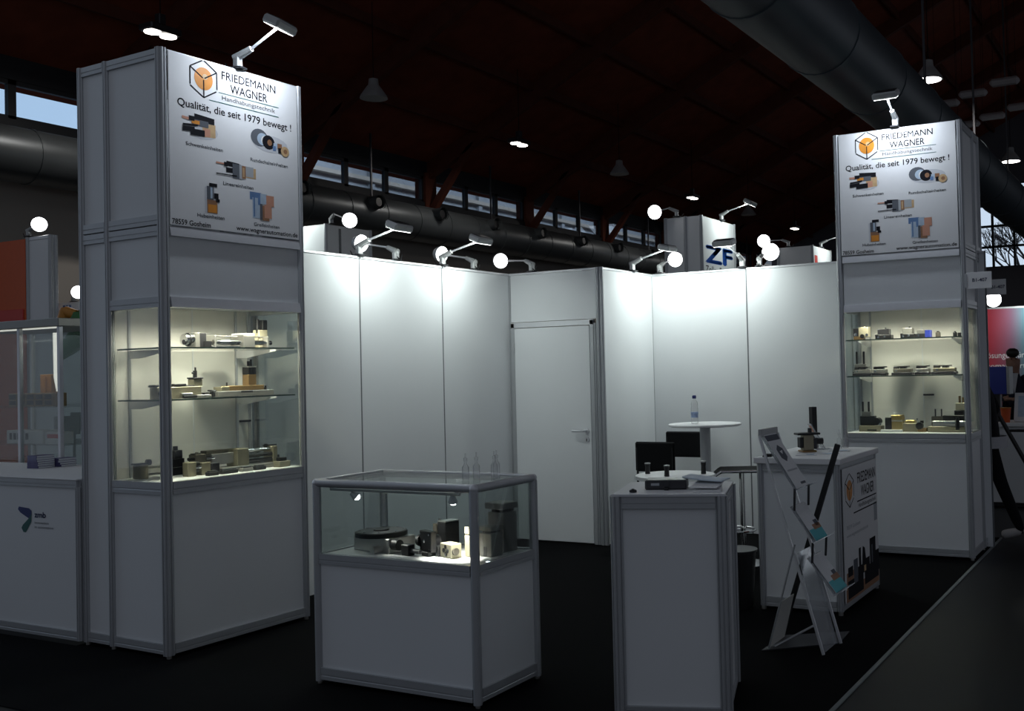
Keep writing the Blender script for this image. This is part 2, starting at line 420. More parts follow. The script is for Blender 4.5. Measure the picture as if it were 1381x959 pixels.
pendant(21.2, 8.6, 7.0, 'unlit grey bell ceiling lamp right of the middle twin lamp', 0, 0)
pendant(26.36, 8.75, 7.0, 'lit twin ceiling lamp directly above the tower with blue letters', 1, 1)
pendant(30.7, 8.53, 7.0, 'unlit small bell lamp behind the spotlight of the blue lettered tower', 0, 0)
pendant(35.7, 8.53, 7.0, 'lit farthest twin ceiling lamp left of the right sign tower', 1, 1)
pendant(16.2, -.98, 7.0, 'lit bell ceiling lamp above the right sign tower', 1, 0)
pendant(25.8, -1.15, 7.0, 'lit bell ceiling lamp at the right edge beside the round duct', 1, 0)
for i, (x, y) in enumerate(((22.45, -.1), (21.8, -.87), (21.1, -1.7), (25.1, -.15), (24.5, -.9), (23.8, -1.7))):
    o = B('ceiling_baffle', None, x-.14, x+.14, y-.33, y+.33, 7.94, 8.1, 'baffle', .06)
    tag(o, 'long grey roof baffle above the right sign tower, %s' % ('left one of the nearer row', 'middle one of the nearer row', 'right one of the nearer row', 'left one of the farther row', 'middle one of the farther row', 'right one of the farther row')[i], 'baffle', 'ceiling baffles')
    for sx_ in (-.25, .25): MB().cyl((x, y+sx_, 8.09), (x, y+sx_, zr(y)+.25), .005, 'black_matte', n=5).build('wire', o)

# ------------------------------------------------------------------ stand walls
YW, XS = .4694, 2.0824
def wall(name, p0, p1, seams, z1=2.5, z0=.01, panel='panel'):
    # panels between p0 and p1 (plan), seam posts at the given fractions (metres along)
    s_ = struct(name, (p0[0], p0[1], 0), math.atan2(p1[1]-p0[1], p1[0]-p0[0]))
    L = math.hypot(p1[0]-p0[0], p1[1]-p0[1]); ed = [0]+list(seams)+[L]
    for a, b_ in zip(ed, ed[1:]):
        B('panel', s_, a+.006, b_-.006, -.004, .004, z0, z1-.02, panel, .001)
        B('top_rail', s_, a+.006, b_-.006, -.012, .012, z1-.02, z1, 'alu_bright', .002)
    for a in ed: B('post', s_, a-.006, a+.006, -.0045, .012, z0, z1, 'seam', .001)
    return s_
wall('wall_left', (XS-1, YW), (XS+2, YW), (1, 2))
wc = wall('wall_cabin_side', (XS+2, YW-1), (XS+3, YW-1), ())
wb = wall('wall_back', (XS+3, YW-1), (XS+3, YW-4.16), (1, 2, 3))
# door bay between the left wall and the cabin side
wd = struct('wall_door', (XS+2, YW, 0), -pi/2)
B('transom_panel', wd, .02, .975, -.004, .004, 2.04, 2.48, 'panel', .001)
B('top_rail', wd, .0, 1.0, -.012, .012, 2.48, 2.5, 'alu_bright', .002)
post(wd, .0, 0, .01, 2.5, .04); post(wd, .93, -.002, .01, 2.0, .03); post(wd, .972, -.01, .01, 2.5, .045); post(wd, 1.01, -.012, .01, 2.5, .034)
dr = struct('door_1', (XS+2, YW, 0), -pi/2)
MB().box(.022, .062, -.02, .015, .01, 2.03, 'alu', .003).box(.88, .92, -.02, .015, .01, 2.03, 'alu', .003).box(.022, .92, -.02, .015, 1.985, 2.035, 'alu_bright', .003).build('door_frame', dr)
lf = B('door_leaf', dr, .064, .878, -.022, .012, .02, 1.98, 'panel', .003)
MB().cyl((.83, -.022, 1.03), (.83, -.07, 1.03), .011, 'alu_bright').tube([(.83, -.07, 1.03), (.81, -.072, 1.03), (.70, -.068, 1.03)], .011, 'alu_bright').cyl((.83, -.021, 1.03), (.83, -.03, 1.03), .025, 'alu_bright').build('door_handle', lf)
MB().cyl((.83, -.021, .95), (.83, -.03, .95), .024, 'alu_bright').box(.826, .834, -.032, -.028, .935, .96, 'black').build('keyhole_plate', lf)
for z in (.25, 1.75): MB().cyl((.06, -.03, z), (.06, -.03, z+.09), .008, 'alu').build('hinge', lf)

# ------------------------------------------------------------------ arm spotlights
G2 = 'glaring spotlights of the stands behind'
def spotlight(base, head, aim, label, power=0., lit=True, hw=.20, group='arm spotlights', color=COOL):
    b_ = Vector(base); h = Vector(head); t = thing('arm_spotlight', label, 'spotlight', b_, 0, group)
    r = h - b_; d2 = Vector((r.x, r.y, 0)).normalized(); sd = Vector((0, 0, 1)).cross(d2)
    M = Matrix((d2, sd, Vector((0, 0, 1)))).transposed().to_4x4()
    MB().box(-.045, .045, -.035, .035, .001, .014, 'dark_metal', .004, M).box(-.02, .02, -.024, .024, .0141, .085, 'lamp_grey', .006, M).build('clamp', t)
    e1 = Vector((0, 0, .07)); e2 = e1 + d2*.1 + Vector((0, 0, .05))
    mb = MB(); mb.cyl(e1 - d2*.02, e2, .027, 'lamp_grey', r1=.019, n=10); mb.ball(e1, .027, 'lamp_grey', n=10); mb.build('elbow_joint', t)
    MB().tube([e2, r], .0085, 'alu_bright', n=8).build('arm', t)
    z = (Vector(aim) - h).normalized(); x = sd if abs(z.dot(sd)) < .9 else d2; y = z.cross(x).normalized(); x = y.cross(z)
    H = Matrix.Translation(r) @ Matrix((x, y, z)).transposed().to_4x4()
    if group == G2:          # head turned towards the hall; glare bloom is put into its round shape
        rr = hw*.37
        hd = MB().lathe([(rr*.45, -.06), (rr*.8, -.045), (rr*1.08, .0), (rr*1.08, .0195)], 'lamp_grey', n=24, M=H).build('lamp_head', t)
        MB().cyl((0, 0, .02), (0, 0, .021), rr, 'lamp_lens', n=24, M=H).build('lens', hd)
    else:
        hd = MB().box(-hw*.5, hw*.5, -.06, .06, -.035, .02, 'lamp_grey', .012, H).build('lamp_head', t)
        for k in range(5): MB().box(-hw*.42, hw*.42, -.046+k*.02, -.036+k*.02, -.040, -.0345, 'dark_metal', 0, H).build('cooling_fin', hd)
        MB().poly([(-hw*.44, -.05, .0205), (hw*.44, -.05, .0205), (hw*.44, .05, .0205), (-hw*.44, .05, .0205)], 'lamp_lens', H).build('lens', hd, False)
    MB().tube([(0, 0, .05), -d2*.06+Vector((0, 0, .0)), -d2*.09+Vector((0, 0, .05))], .004, 'black', n=6).build('cable', t)
    if power:
        light('AREA', 'lamp_light', r + z*.03, Vector(aim) - b_, power, color, t, hw*.85, .09)
    return t
spotlight((2.09, YW, 2.5), (2.09, .07, 2.69), (2.09, YW, 1.7), 'arm spotlight on the left wall nearest the tall left tower', power=P_WALL)
spotlight((3.10, YW, 2.5), (3.10, .06, 2.69), (3.10, YW, 1.7), 'arm spotlight on the left wall nearer the door', power=P_WALL)
spotlight((4.69, YW-1, 2.5), (4.69, -.905, 2.69), (4.75, YW-1, 1.15), 'arm spotlight on the short wall right of the door', power=P_WALL)
spotlight((XS+3, -1.494, 2.5), (4.66, -1.494, 2.69), (XS+3, -1.494, 1.15), 'arm spotlight on the back wall in front of the blue letters', power=P_WALL)
spotlight((2.53, YW+.02, 2.5), (2.618, .95, 2.69), (2.4, -.6, 2.45), 'glaring lamp head behind the left wall nearest the left tower', hw=.19, group=G2)
spotlight((3.57, YW+.02, 2.5), (3.68, .95, 2.69), (3.4, -.6, 2.45), 'glaring lamp head behind the left wall, middle of three', hw=.19, group=G2)
spotlight((4.10, .22, 2.5), (4.30, .72, 2.66), (3.2, -.9, 2.5), 'glaring lamp head behind the wall just left of the door', hw=.19, group=G2)
spotlight((XS+3.02, -.62, 2.5), (5.5, -.60, 2.68), (4.4, -.85, 2.5), 'glaring lamp head at the corner right of the cabin wall', hw=.2, group=G2)
spotlight((XS+3.02, -1.66, 2.5), (5.5, -1.625, 2.68), (4.3, -2.1, 2.5), 'glaring lamp head behind back wall right of the blue letters', hw=.22, group=G2)

# ------------------------------------------------------------------ printed graphics
def pic(parent, M, cx, cy, w_, h_, shapes, name='product_picture', label=None):
    mb = MB()
    for k, (mt, pts) in enumerate(shapes):
        mb.poly([(cx+(p[0]-.5)*w_, cy+(p[1]-.5)*h_, .0002*k) for p in pts], mt, M)
    o = mb.build(name, parent, False, False)
    if label: o['label'] = label
    return o
def rc_(x0, x1, y0, y1, sh=0.): return [(x0, y0), (x1, y0+sh), (x1, y1+sh), (x0, y1)]
def el(cx, cy, rx, ry, n=18): return [(cx+rx*cos(2*pi*i/n), cy+ry*sin(2*pi*i/n)) for i in range(n)]
def logo(parent, M, cx, cy, R, asp=1.):
    mb = MB()
    hexa = [(cx+R*asp*sin(pi*i/3), cy+R*cos(pi*i/3)) for i in range(6)]   # 0 top, clockwise
    mb.poly([(x, y, 0) for x, y in el(cx, cy, R*.60*asp, R*.60, 28)], 'print_orange', M)
    mb.poly([(x, y, .0002) for x, y in el(cx+R*.10*asp, cy+R*.12, R*.17*asp, R*.15, 16)], 'print_tan', M)
    o = mb.build('logo_ball', parent, False, False)
    mb = MB(); t = R*.034
    def seg(p, q_, g0, g1):
        p, q_ = Vector(p), Vector(q_); d = q_-p; a, b_ = p+d*g0, p+d*g1; n = Vector((-d.y, d.x)).normalized()*t
        mb.poly([(*(a-n), .0004), (*(b_-n), .0004), (*(b_+n), .0004), (*(a+n), .0004)], 'print_black', M)
    for i in range(6): seg(hexa[i], hexa[(i+1) % 6], .05 if i in (0, 2, 4) else .0, .92 if i in (1, 5) else 1.)
    for i in (1, 3, 5): seg((cx, cy), hexa[i], .06, 1.)
    mb.build('logo_cube', parent, False, False)
def hline(parent, M, u0, u1, v, t, mt): MB().box(u0, u1, v-t, v+t, 0, .0003, mt, 0, M).build('printed_line', parent, False)
SWIVEL = [('print_pale', el(.6, .35, .42, .32)), ('print_tan', rc_(.58, .95, .12, .62, .05)), ('print_pink', rc_(.62, .8, .15, .45, .02)), ('print_black', rc_(.36, .92, .72, .96, -.06)), ('print_grey', rc_(.30, .75, .50, .74)),
          ('print_orange', rc_(.28, .5, .56, .70)), ('print_pink', rc_(.02, .25, .68, .78, -.02)), ('print_black', rc_(.2, .36, .66, .84)), ('print_black', rc_(.04, .45, .42, .50, .06)), ('print_black', rc_(.03, .36, .22, .40, .04)), ('print_black', rc_(.25, .64, .12, .36, .02))]
ROTARY = [('print_pale', el(.5, .45, .46, .36)), ('print_grey', el(.22, .62, .22, .37)), ('print_lblue', el(.30, .58, .14, .26)), ('white', el(.36, .55, .10, .2)), ('print_black', el(.45, .50, .16, .30)), ('print_brown', el(.48, .50, .06, .13)), ('print_lblue', rc_(.58, .70, .28, .52)), ('print_blue', rc_(.56, .64, .20, .40)),
          ('print_brown', rc_(.68, .80, .30, .54)), ('print_black', rc_(.70, .80, .14, .36)), ('print_tan', el(.88, .25, .11, .22)), ('print_brown', el(.89, .25, .05, .1))]
LINEAR = [('print_tan', rc_(.66, .96, .25, .80)), ('print_light', rc_(.64, .90, .30, .85)), ('print_black', rc_(.26, .56, .70, .96, -.04)), ('print_black', rc_(.25, .52, .36, .62)), ('print_grey', rc_(.40, .60, .10, .88)), ('print_light', rc_(.56, .66, .12, .86)), ('print_brown', rc_(.62, .71, .16, .84)),
          ('print_tan', rc_(.64, .68, .25, .75)), ('print_pink', rc_(.02, .26, .74, .82)), ('print_black', rc_(.02, .50, .18, .24, .03)), ('print_black', rc_(.20, .28, .66, .88))]
LIFT = [('print_pale', rc_(.02, .70, .02, .85)), ('print_brown', rc_(.15, .85, .02, .45)), ('print_orange', rc_(.22, .80, .04, .30)), ('print_grey', rc_(.14, .60, .45, .88)), ('print_lblue', rc_(.38, .52, .5, .85)), ('print_black', rc_(.30, .84, .88, .99)), ('print_black', rc_(.62, .92, .5, .68)), ('print_black', rc_(.74, 1., .40, .50))]
GRIP = [('print_blue', rc_(.0, .42, .72, 1.)), ('print_lblue', rc_(.10, .40, .05, .80)), ('print_blue', rc_(.14, .20, .1, .9)), ('print_blue', rc_(.32, .46, .55, 1.)), ('print_lblue', rc_(.42, .70, .60, .98)), ('print_pink', rc_(.66, .98, .55, .95)), ('print_brown', rc_(.5, .78, .0, .55)), ('print_pink', rc_(.58, .88, .10, .60)), ('print_grey', rc_(.40, .50, .02, .6))]
def sign_graphics(sp, M, S=1.0, Hs=1.0):
    # M: plane frame with origin at the sign's lower left; S wide, Hs high
    U = lambda u: u*S
    V = lambda v: (1-v)*Hs
    logo(sp, M, U(.25), V(.11), .112*Hs, .95)
    lettering(sp, 'FRIEDEMANN', M, U(.385), U(.815), V(.082), 'print_black', cap=.052, bold=.010)
    lettering(sp, 'WAGNER', M, U(.45), U(.745), V(.153), 'print_black', cap=.054, bold=.010)
    hline(sp, M, U(.36), U(.84), V(.168), .0022, 'zmb_green'); hline(sp, M, U(.29), U(.84), V(.228), .0022, 'zmb_green')
    lettering(sp, 'Handhabungstechnik', M, U(.385), U(.81), V(.208), 'print_black', cap=.029)
    lettering(sp, 'Qualität, die seit 1979 bewegt !', M, U(.06), U(.945), V(.302), 'print_black', cap=.047, bold=.012)
    pic(sp, M, U(.215), V(.40), .26*S, .155*Hs, SWIVEL, label='printed picture of orange and black swivel units')
    pic(sp, M, U(.765), V(.405), .32*S, .15*Hs, ROTARY, label='printed picture of a row of round indexing tables')
    pic(sp, M, U(.49), V(.625), .33*S, .115*Hs, LINEAR, label='printed picture of linear units')
    pic(sp, M, U(.30), V(.815), .11*S, .185*Hs, LIFT, label='printed picture of a brown lifting unit')
    pic(sp, M, U(.69), V(.82), .20*S, .17*Hs, GRIP, label='printed picture of blue grippers')
    for s_, u0, u1, v in (('Schwenkeinheiten', .115, .385, .525), ('Rundschalteinheiten', .60, .91, .545), ('Lineareinheiten', .385, .62, .722), ('Hubeinheiten', .19, .39, .935), ('Greifeinheiten', .62, .83, .945)):
        lettering(sp, s_, M, U(u0), U(u1), V(v), 'print_grey', cap=.023, bold=.012)
    lettering(sp, '78559 Gosheim', M, U(.012), U(.285), V(.992), 'print_black', cap=.031, bold=.015)
    lettering(sp, 'www.wagnerautomation.de', M, U(.48), U(.985), V(.985), 'print_black', cap=.029, bold=.015)

# ------------------------------------------------------------------ display towers
def tower(name, label, loc, rz, front_d, lock, lamps, gain):
    t = thing(name, label, 'display tower', loc, rz)
    H = 3.488; D, D2 = .5, .75
    for x, y, d in ((0, 0, front_d), (1, 0, .046), (0, D, .046), (1, D, .046), (0, D2, .046), (1, D2, .046)):
        post(t, x, y, .025, H, d)
        MB().cyl((x, y, .006), (x, y, .026), .014, 'steel', n=10).build('levelling_foot', t)
    spans = [((0, 0), (1, 0), 'f'), ((0, 0), (0, D), 's'), ((1, 0), (1, D), 's'), ((0, D), (0, D2), 'n'), ((1, D), (1, D2), 'n'), ((0, D2), (1, D2), 'n')]
    for p0, p1, k in spans:
        a, b_ = Vector(p0), Vector(p1); d = (b_-a).normalized(); a2 = a + d*(.03 if k == 'f' or p0 == (0, 0) else .023); b2 = b_ - d*.023
        zs = [(.03, .085), (2.41, 2.466), (2.474, 2.53), (3.43, 3.485)]
        if k != 'n': zs += [(.93, 1.0), (2.0, 2.06)]
        if k == 'f': zs = [(.03, .085), (.93, 1.0), (2.41, 2.466), (2.0, 2.06), (3.46, 3.485)]
        for z0, z1 in zs: rail(t, a2, b2, z0, z1, .034, 'alu_bright' if (k == 'f' and z0 > 1.5) else 'alu', slope=.012 if (k == 'f' and 1.5 < z0 < 2.45) else 0.)
        def pan(nm, z0, z1, mt, th=.004, off=0.):
            L = (b2-a2).length; o = MB().box(0, L, -th, th, 0, z1-z0, mt, .001).build(nm, t)
            o.location = (a2.x, a2.y+off, z0); o.rotation_euler = (0, 0, math.atan2(d.y, d.x)); return o
        if k == 'n':
            pan('panel', .085, 2.41, 'panel'); pan('panel', 2.53, 3.43, 'panel')
        else:
            pan('panel', .085, .93, 'panel'); pan('glass_pane', 1.0, 2.0, 'glass', .003); pan('panel', 2.06, 2.41, 'panel')
            if k == 's': pan('panel', 2.53, 3.43, 'panel')
    # sign panel on the front
    x0 = front_d*.5+.002; x1 = 1-.024
    sp = B('sign_panel', t, x0, x1, -.022, -.014, 2.474, 3.478, 'white', .001)
    Mf = face_mat((x0, -.0228, 2.474), '-y')
    sign_graphics(sp, Mf, x1-x0, 1.004)
    # vitrine
    B('vitrine_floor', t, .02, .98, .02, .485, .97, 1.001, 'white', .001)
    B('vitrine_ceiling', t, .02, .98, .02, .485, 2.03, 2.04, 'panel', .001)
    B('back_panel', t, .024, .976, .492, .5, 1.001, 2.03, 'panel_cream', .001)
    B('back_seam', t, .548, .556, .488, .4918, 1.003, 2.028, 'panel', .001)
    if lock: B('lock_bar', t, lock-.045, lock+.045, .478, .4918, 1.288, 1.302, 'black', .002)
    st = {}
    for xs in (.11, .88): st[xs] = B('shelf_standard', t, xs-.008, xs+.008, .478, .4918, 1.003, 2.028, 'alu', .002)
    for zs in (1.765, 1.462):
        sh = B('shelf', t, .028, .965, .03, .475, zs, zs+.008, 'shelf_glass', .001)
        B('shelf_edge', sh, .028, .965, .0285, .0298, zs-.0005, zs+.0085, 'shelf_edge', 0)
        B('shelf_edge', sh, .0268, .0279, .03, .475, zs-.0005, zs+.0085, 'shelf_edge', 0)
        for xs in (.11, .88):
            MB().prism([(.478, zs-.05), (.478, zs-.001), (.10, zs-.001), (.10, zs-.010), (.38, zs-.05)], xs-.004, xs+.004, 'alu_bright', 'x').build('shelf_bracket', sh)
    for xs in lamps:
        f_ = MB().lathe([(.035, .03), (.035, .027), (.028, .026)], 'alu_bright', (xs, .11, 2.0), 16).build('downlight', t)
        MB().cyl((xs, .11, 2.0255), (xs, .11, 2.0245), .024, 'lamp_lens_warm', n=16).build('lens', f_)
        light('SPOT', 'vitrine_light', (xs, .10, 2.018), (xs, .26, 1.0), P_VIT*6.2*gain, WARM, t, .025, spot=145, blend=.9)
    return t
T1R, T2 = -.0307, (4.44, -2.627)
T1 = tower('display_tower', 'tall white sign tower with glass vitrine at the left corner', (0, 0, 0), T1R, .060, .945, (.12, .40, .70), 1.75)
T2o = tower('display_tower', 'tall white sign tower with glass vitrine at the right aisle', (T2[0], T2[1], 0), -pi/2, .046, .595, (.22, .50, .80), 1.0)
def t1(x, y, z): return (x*cos(T1R)-y*sin(T1R), x*sin(T1R)+y*cos(T1R), z)
def t2(x, y, z): return (T2[0]+y, T2[1]-x, z)
spotlight(t1(.53, -.004, 3.488), t1(.60, -.30, 3.725), t1(.52, -.02, 3.15), 'arm spotlight leaning over the left tower sign', power=P_SIGN, color=SIGN)
spotlight(t2(.50, -.004, 3.488), t2(.50, -.285, 3.69), t2(.5, -.02, 3.1), 'arm spotlight leaning over the right tower sign', power=P_SIGN, color=SIGN)
# stand number flags
for i, (x, y0, y1, z0, z1, lb, yt) in enumerate(((4.408, -3.655, -3.845, 2.138, 2.268, 'white stand number flag on the front corner of the right tower', -3.70), (5.215, -3.66, -3.835, 2.13, 2.262, 'white stand number flag on the rear corner of the right tower', -3.715))):
    f_ = B('number_flag', None, x-.003, x+.003, y1, y0, z0, z1, 'white', .001); tag(f_, lb, 'sign', 'stand number flags')
    lettering(f_, 'B1-407', face_mat((x-.0036, yt, 0), '-x'), 0, .11, z0+.055, 'zmb_navy', cap=.028, bold=.02)
    MB().box(x-.008, x+.008, y0-.004, y0+.012, z0+.01, z1-.01, 'alu', .002).build('clip', f_)

# ------------------------------------------------------------------ machine parts in the vitrines
def machine(label, place, ox, oy, oz, rz, parts, cat='machine part', name='handling_module', group=None):
    t = thing(name, label, cat, place(ox, oy, oz), rz, group)
    for nm, mt, shapes in parts:
        mb = MB()
        for s_ in shapes:
            if s_[0] == 'b': mb.box(*s_[1:7], mt, .003)
            elif s_[0] == 'c':
                ax, a0, a1, p, q_, r = s_[1:7]
                P = {'x': ((a0, p, q_), (a1, p, q_)), 'y': ((p, a0, q_), (p, a1, q_)), 'z': ((p, q_, a0), (p, q_, a1))}[ax]
                mb.cyl(*P, r, mt, n=16)
        mb.build(nm, t)
    return t
b_ = lambda *a: ('b', *a)
c_ = lambda *a: ('c', *a)
GT1, GT2, GSC = 'machine parts in the left tower', 'machine parts in the right tower', 'machine parts in the low showcase'
Z1, Z2, Z3 = 1.7735, 1.4705, 1.0015
machine('chrome and black rotary gripper on the left tower top shelf', t1, .34, .2, Z1, T1R, [
    ('flange', 'chrome', [c_('x', -.068, -.045, 0, .05, .036), c_('x', -.04, -.015, 0, .05, .040)]), ('ring', 'black', [c_('x', -.046, -.039, 0, .05, .041), c_('x', -.075, -.066, -.01, .035, .016)]),
    ('body', 'grey_metal', [b_(-.016, .012, -.045, .045, 0, .092)]), ('motor', 'dark_metal', [b_(.012, .062, -.04, .04, 0, .092)]), ('foot', 'black', [b_(.04, .092, -.05, .03, 0, .042)])], group=GT1)
machine('chrome rod linear axis with tall black motor on left tower top shelf', t1, .455, .2, Z1, T1R, [
    ('end_plate', 'steel', [b_(0, .012, -.05, .05, 0, .078), b_(.40, .415, -.05, .05, 0, .075)]), ('guide_rod', 'chrome', [c_('x', 0, .44, -.03, .035, .016)]), ('guide_rod', 'chrome', [c_('x', 0, .44, .03, .03, .014)]), ('tie_bar', 'steel', [b_(0, .41, -.004, .004, .070, .078)]),
    ('carriage', 'steel', [b_(.205, .292, -.06, .06, .004, .078)]), ('carriage_cap', 'white', [b_(.205, .292, -.058, .058, .0785, .092)]), ('motor_base', 'beige_metal', [b_(.375, .445, .0, .06, 0, .12)]),
    ('motor', 'black', [b_(.405, .444, .0, .05, .12, .185), c_('z', .10, .19, .38, .02, .010)]), ('foot_plate', 'chrome', [b_(-.018, .2, -.04, .04, 0, .012)]), ('shaft', 'dark_metal', [c_('x', .44, .475, 0, .03, .006)])], group=GT1)
machine('bronze slide unit with small nozzle tower on left tower middle shelf', t1, .065, .2, Z2, T1R, [
    ('body', 'bronze', [b_(0, .30, -.035, .035, 0, .070)]), ('cap', 'black', [b_(-.012, .05, -.03, .03, .0705, .085), b_(-.03, -.01, -.01, .01, .072, .080)]), ('cap', 'black', [b_(.12, .20, -.03, .03, .0705, .088)]), ('cap', 'dark_metal', [b_(.20, .26, -.03, .03, .0705, .078)]),
    ('tower_block', 'bronze', [b_(.252, .312, -.03, .03, .071, .115)]), ('tower_plate', 'dark_metal', [b_(.248, .316, -.034, .034, .115, .124)]), ('nozzle', 'dark_metal', [c_('z', .124, .165, .282, 0, .012), c_('z', .165, .185, .285, 0, .005), c_('x', .262, .282, 0, .15, .006)]),
    ('valve', 'chrome', [c_('x', .15, .22, -.045, .022, .013)]), ('knob', 'black', [c_('y', -.05, -.035, .02, .035, .014), c_('x', .16, .25, -.05, .01, .010)]), ('base_plate', 'grey_metal', [b_(.20, .36, -.05, .04, 0, .018)]), ('lever', 'black', [b_(.315, .375, -.01, .005, .022, .032), b_(.335, .345, -.01, .005, .0, .024)])], group=GT1)
machine('long grey slide with brown carriage and motor on left tower middle shelf', t1, .475, .2, Z2, T1R, [
    ('base', 'grey_metal', [b_(0, .43, -.045, .045, 0, .034)]), ('carriage', 'brown_metal', [b_(.08, .36, -.035, .035, .0345, .066)]), ('end_block', 'bronze', [b_(.03, .09, -.04, .04, .0345, .062)]), ('slot', 'black', [b_(.17, .26, -.048, -.044, .022, .032)]),
    ('pin', 'dark_metal', [c_('z', .066, .088, .10, 0, .005)]), ('motor_base', 'brown_metal', [b_(.25, .312, -.02, .04, .066, .135)]), ('motor', 'black', [b_(.250, .268, -.02, .04, .135, .18), b_(.271, .290, -.02, .04, .135, .18), b_(.293, .312, -.02, .04, .135, .18)]), ('motor_cap', 'steel', [b_(.248, .314, -.022, .042, .18, .188)]),
    ('connector', 'black', [c_('z', .188, .22, .275, .01, .009), c_('z', .188, .232, .295, .01, .007)]), ('stop', 'black', [b_(.35, .385, -.02, .02, .0345, .05), c_('z', .034, .06, .40, 0, .006)]), ('clamp', 'dark_metal', [b_(-.03, .01, -.02, .02, .034, .045), b_(-.012, .0, -.02, .02, 0, .034)])], group=GT1)
machine('bronze end block with twin rods and black stack on left tower floor', t1, .06, .36, Z3, T1R, [
    ('end_block', 'bronze', [b_(0, .055, -.035, .035, 0, .085)]), ('lever', 'black', [b_(-.022, .06, -.03, .02, .0855, .093)]), ('knob', 'black', [c_('x', .055, .075, -.02, .095, .018)]), ('guide_rod', 'steel', [c_('x', .05, .30, -.01, .062, .006)]), ('guide_rod', 'steel', [c_('x', .05, .30, -.01, .022, .006)]),
    ('stack', 'black', [b_(.20, .31, -.04, .04, 0, .05), b_(.22, .30, -.035, .035, .05, .10), b_(.235, .29, -.03, .03, .10, .15)]), ('plug', 'dark_metal', [c_('z', .15, .175, .262, 0, .014), c_('x', .31, .335, -.02, .03, .014)])], group=GT1)
machine('large linear axis with square blocks and dark rods on left tower floor', t1, .25, .2, Z3, T1R, [
    ('end_block', 'bronze', [b_(0, .06, -.05, .0, 0, .085)]), ('clamp', 'black', [c_('x', .06, .09, -.03, .07, .014), c_('x', .06, .085, -.03, .035, .016), c_('x', .04, .10, .0, .10, .010)]), ('housing', 'bronze', [b_(.10, .165, -.045, .045, 0, .075)]), ('cylinder', 'chrome', [c_('x', .06, .12, -.03, .05, .013), c_('x', .165, .22, .0, .095, .012)]),
    ('motor_block', 'dark_metal', [b_(.165, .225, -.05, .03, 0, .066)]), ('top_block', 'bronze_dark', [b_(.08, .15, -.02, .05, .076, .125), b_(.10, .115, -.0, .02, .125, .138)]), ('lever', 'black', [b_(.06, .13, -.01, .01, .126, .133)]),
    ('carriage', 'steel', [b_(.20, .40, -.01, .07, .050, .118)]), ('carriage_top', 'bronze_dark', [b_(.17, .33, .0, .06, .119, .140)]), ('main_block', 'bronze', [b_(.36, .45, -.045, .06, .03, .138)]), ('guide_rod', 'chrome', [c_('x', .44, .64, -.02, .118, .010)]), ('guide_rod', 'black', [c_('x', .44, .64, -.025, .086, .013)]), ('guide_rod', 'dark_metal', [c_('x', .44, .64, -.025, .052, .013)]),
    ('end_plate', 'bronze', [b_(.64, .675, -.045, .05, 0, .135)]), ('end_lever', 'black', [b_(.60, .70, -.012, .012, .1355, .145), c_('z', .13, .15, .62, 0, .012)]), ('base_rail', 'grey_metal', [b_(.24, .64, -.05, .05, 0, .03)]), ('cap', 'black', [b_(.676, .705, -.03, .03, .02, .075)])], group=GT1)
for i, (x, y, w_, lb) in enumerate(((.36, .075, .07, 'small flat black pad in front of the left tower axis, left one'), (.485, .085, .115, 'longer flat black pad in front of the left tower axis'), (.62, .09, .08, 'grey plate with black strip in front of left tower axis'), (.72, .09, .08, 'rightmost flat black pad under the dark rods in left tower'))):
    machine(lb, t1, x, y, Z3, T1R, [('pad', 'black' if i != 2 else 'grey_metal', [b_(-w_/2, w_/2, -.02, .02, 0, .022)]), ('ridge', 'dark_metal', [b_(-w_/2+.006, w_/2-.006, -.012, .012, .0222, .030)])], 'pad', 'gripper_pad', GT1)
machine('small bronze block with black cap at left tower floor right end', t1, .91, .10, Z3, T1R, [('block', 'bronze', [b_(-.045, .045, -.03, .03, 0, .038)]), ('cap', 'black', [b_(-.03, .025, -.02, .02, .0382, .062)])], group=GT1)
# right tower
R2 = -pi/2
def gripper(label, x, w_, h, m1, m2, top=False, z=Z1, pl=t2, gr=GT2):
    P = [('body', m1, [b_(-w_/2, w_/2, -.04, .04, 0, h*.42)]), ('head', m2, [b_(-w_*.36, w_*.36, -.035, .035, h*.42, h)]), ('screw', 'chrome', [c_('y', -.046, -.04, -w_*.3, h*.2, .009), c_('y', -.046, -.04, w_*.1, h*.25, .008)]), ('jaw', 'black', [b_(-w_*.5, -w_*.3, -.045, .045, h*.3, h*.5)]), ('port', 'dark_metal', [c_('z', h, h+.012, w_*.1, 0, .008)])]
    return machine(label, pl, x, .2, z, R2, P, group=gr, name='gripper')
machine('cream block with dark side plate on right tower top shelf', t2, .11, .2, Z1, R2, [('side_plate', 'dark_metal', [b_(-.06, -.012, -.04, .04, .03, .098)]), ('block', 'beige_metal', [b_(-.012, .068, -.045, .045, .02, .108)]), ('foot', 'brown_metal', [b_(-.055, .02, -.05, .05, 0, .03)]), ('bore', 'black', [c_('y', -.052, -.045, .02, .03, .018)]), ('bore', 'chrome', [c_('y', -.052, -.045, -.035, .045, .014), c_('y', -.052, -.045, .06, .04, .012)])], group=GT2)
gripper('dark stepped gripper right of the cream block, right tower top shelf', .305, .135, .085, 'black', 'dark_metal')
gripper('dark stepped gripper with bright screw, middle of right tower top shelf', .506, .115, .085, 'black', 'grey_metal')
g = machine('grey gripper with blue end cap on right tower top shelf', t2, .63, .2, Z1, R2, [('body', 'dark_metal', [b_(-.06, .02, -.04, .04, 0, .035)]), ('head', 'grey_metal', [b_(-.045, .02, -.035, .035, .035, .066)]), ('end_cap', 'blue_plastic', [b_(.021, .062, -.042, .042, 0, .062)]), ('screw', 'chrome', [c_('y', -.046, -.04, -.03, .02, .008)])], group=GT2, name='gripper')
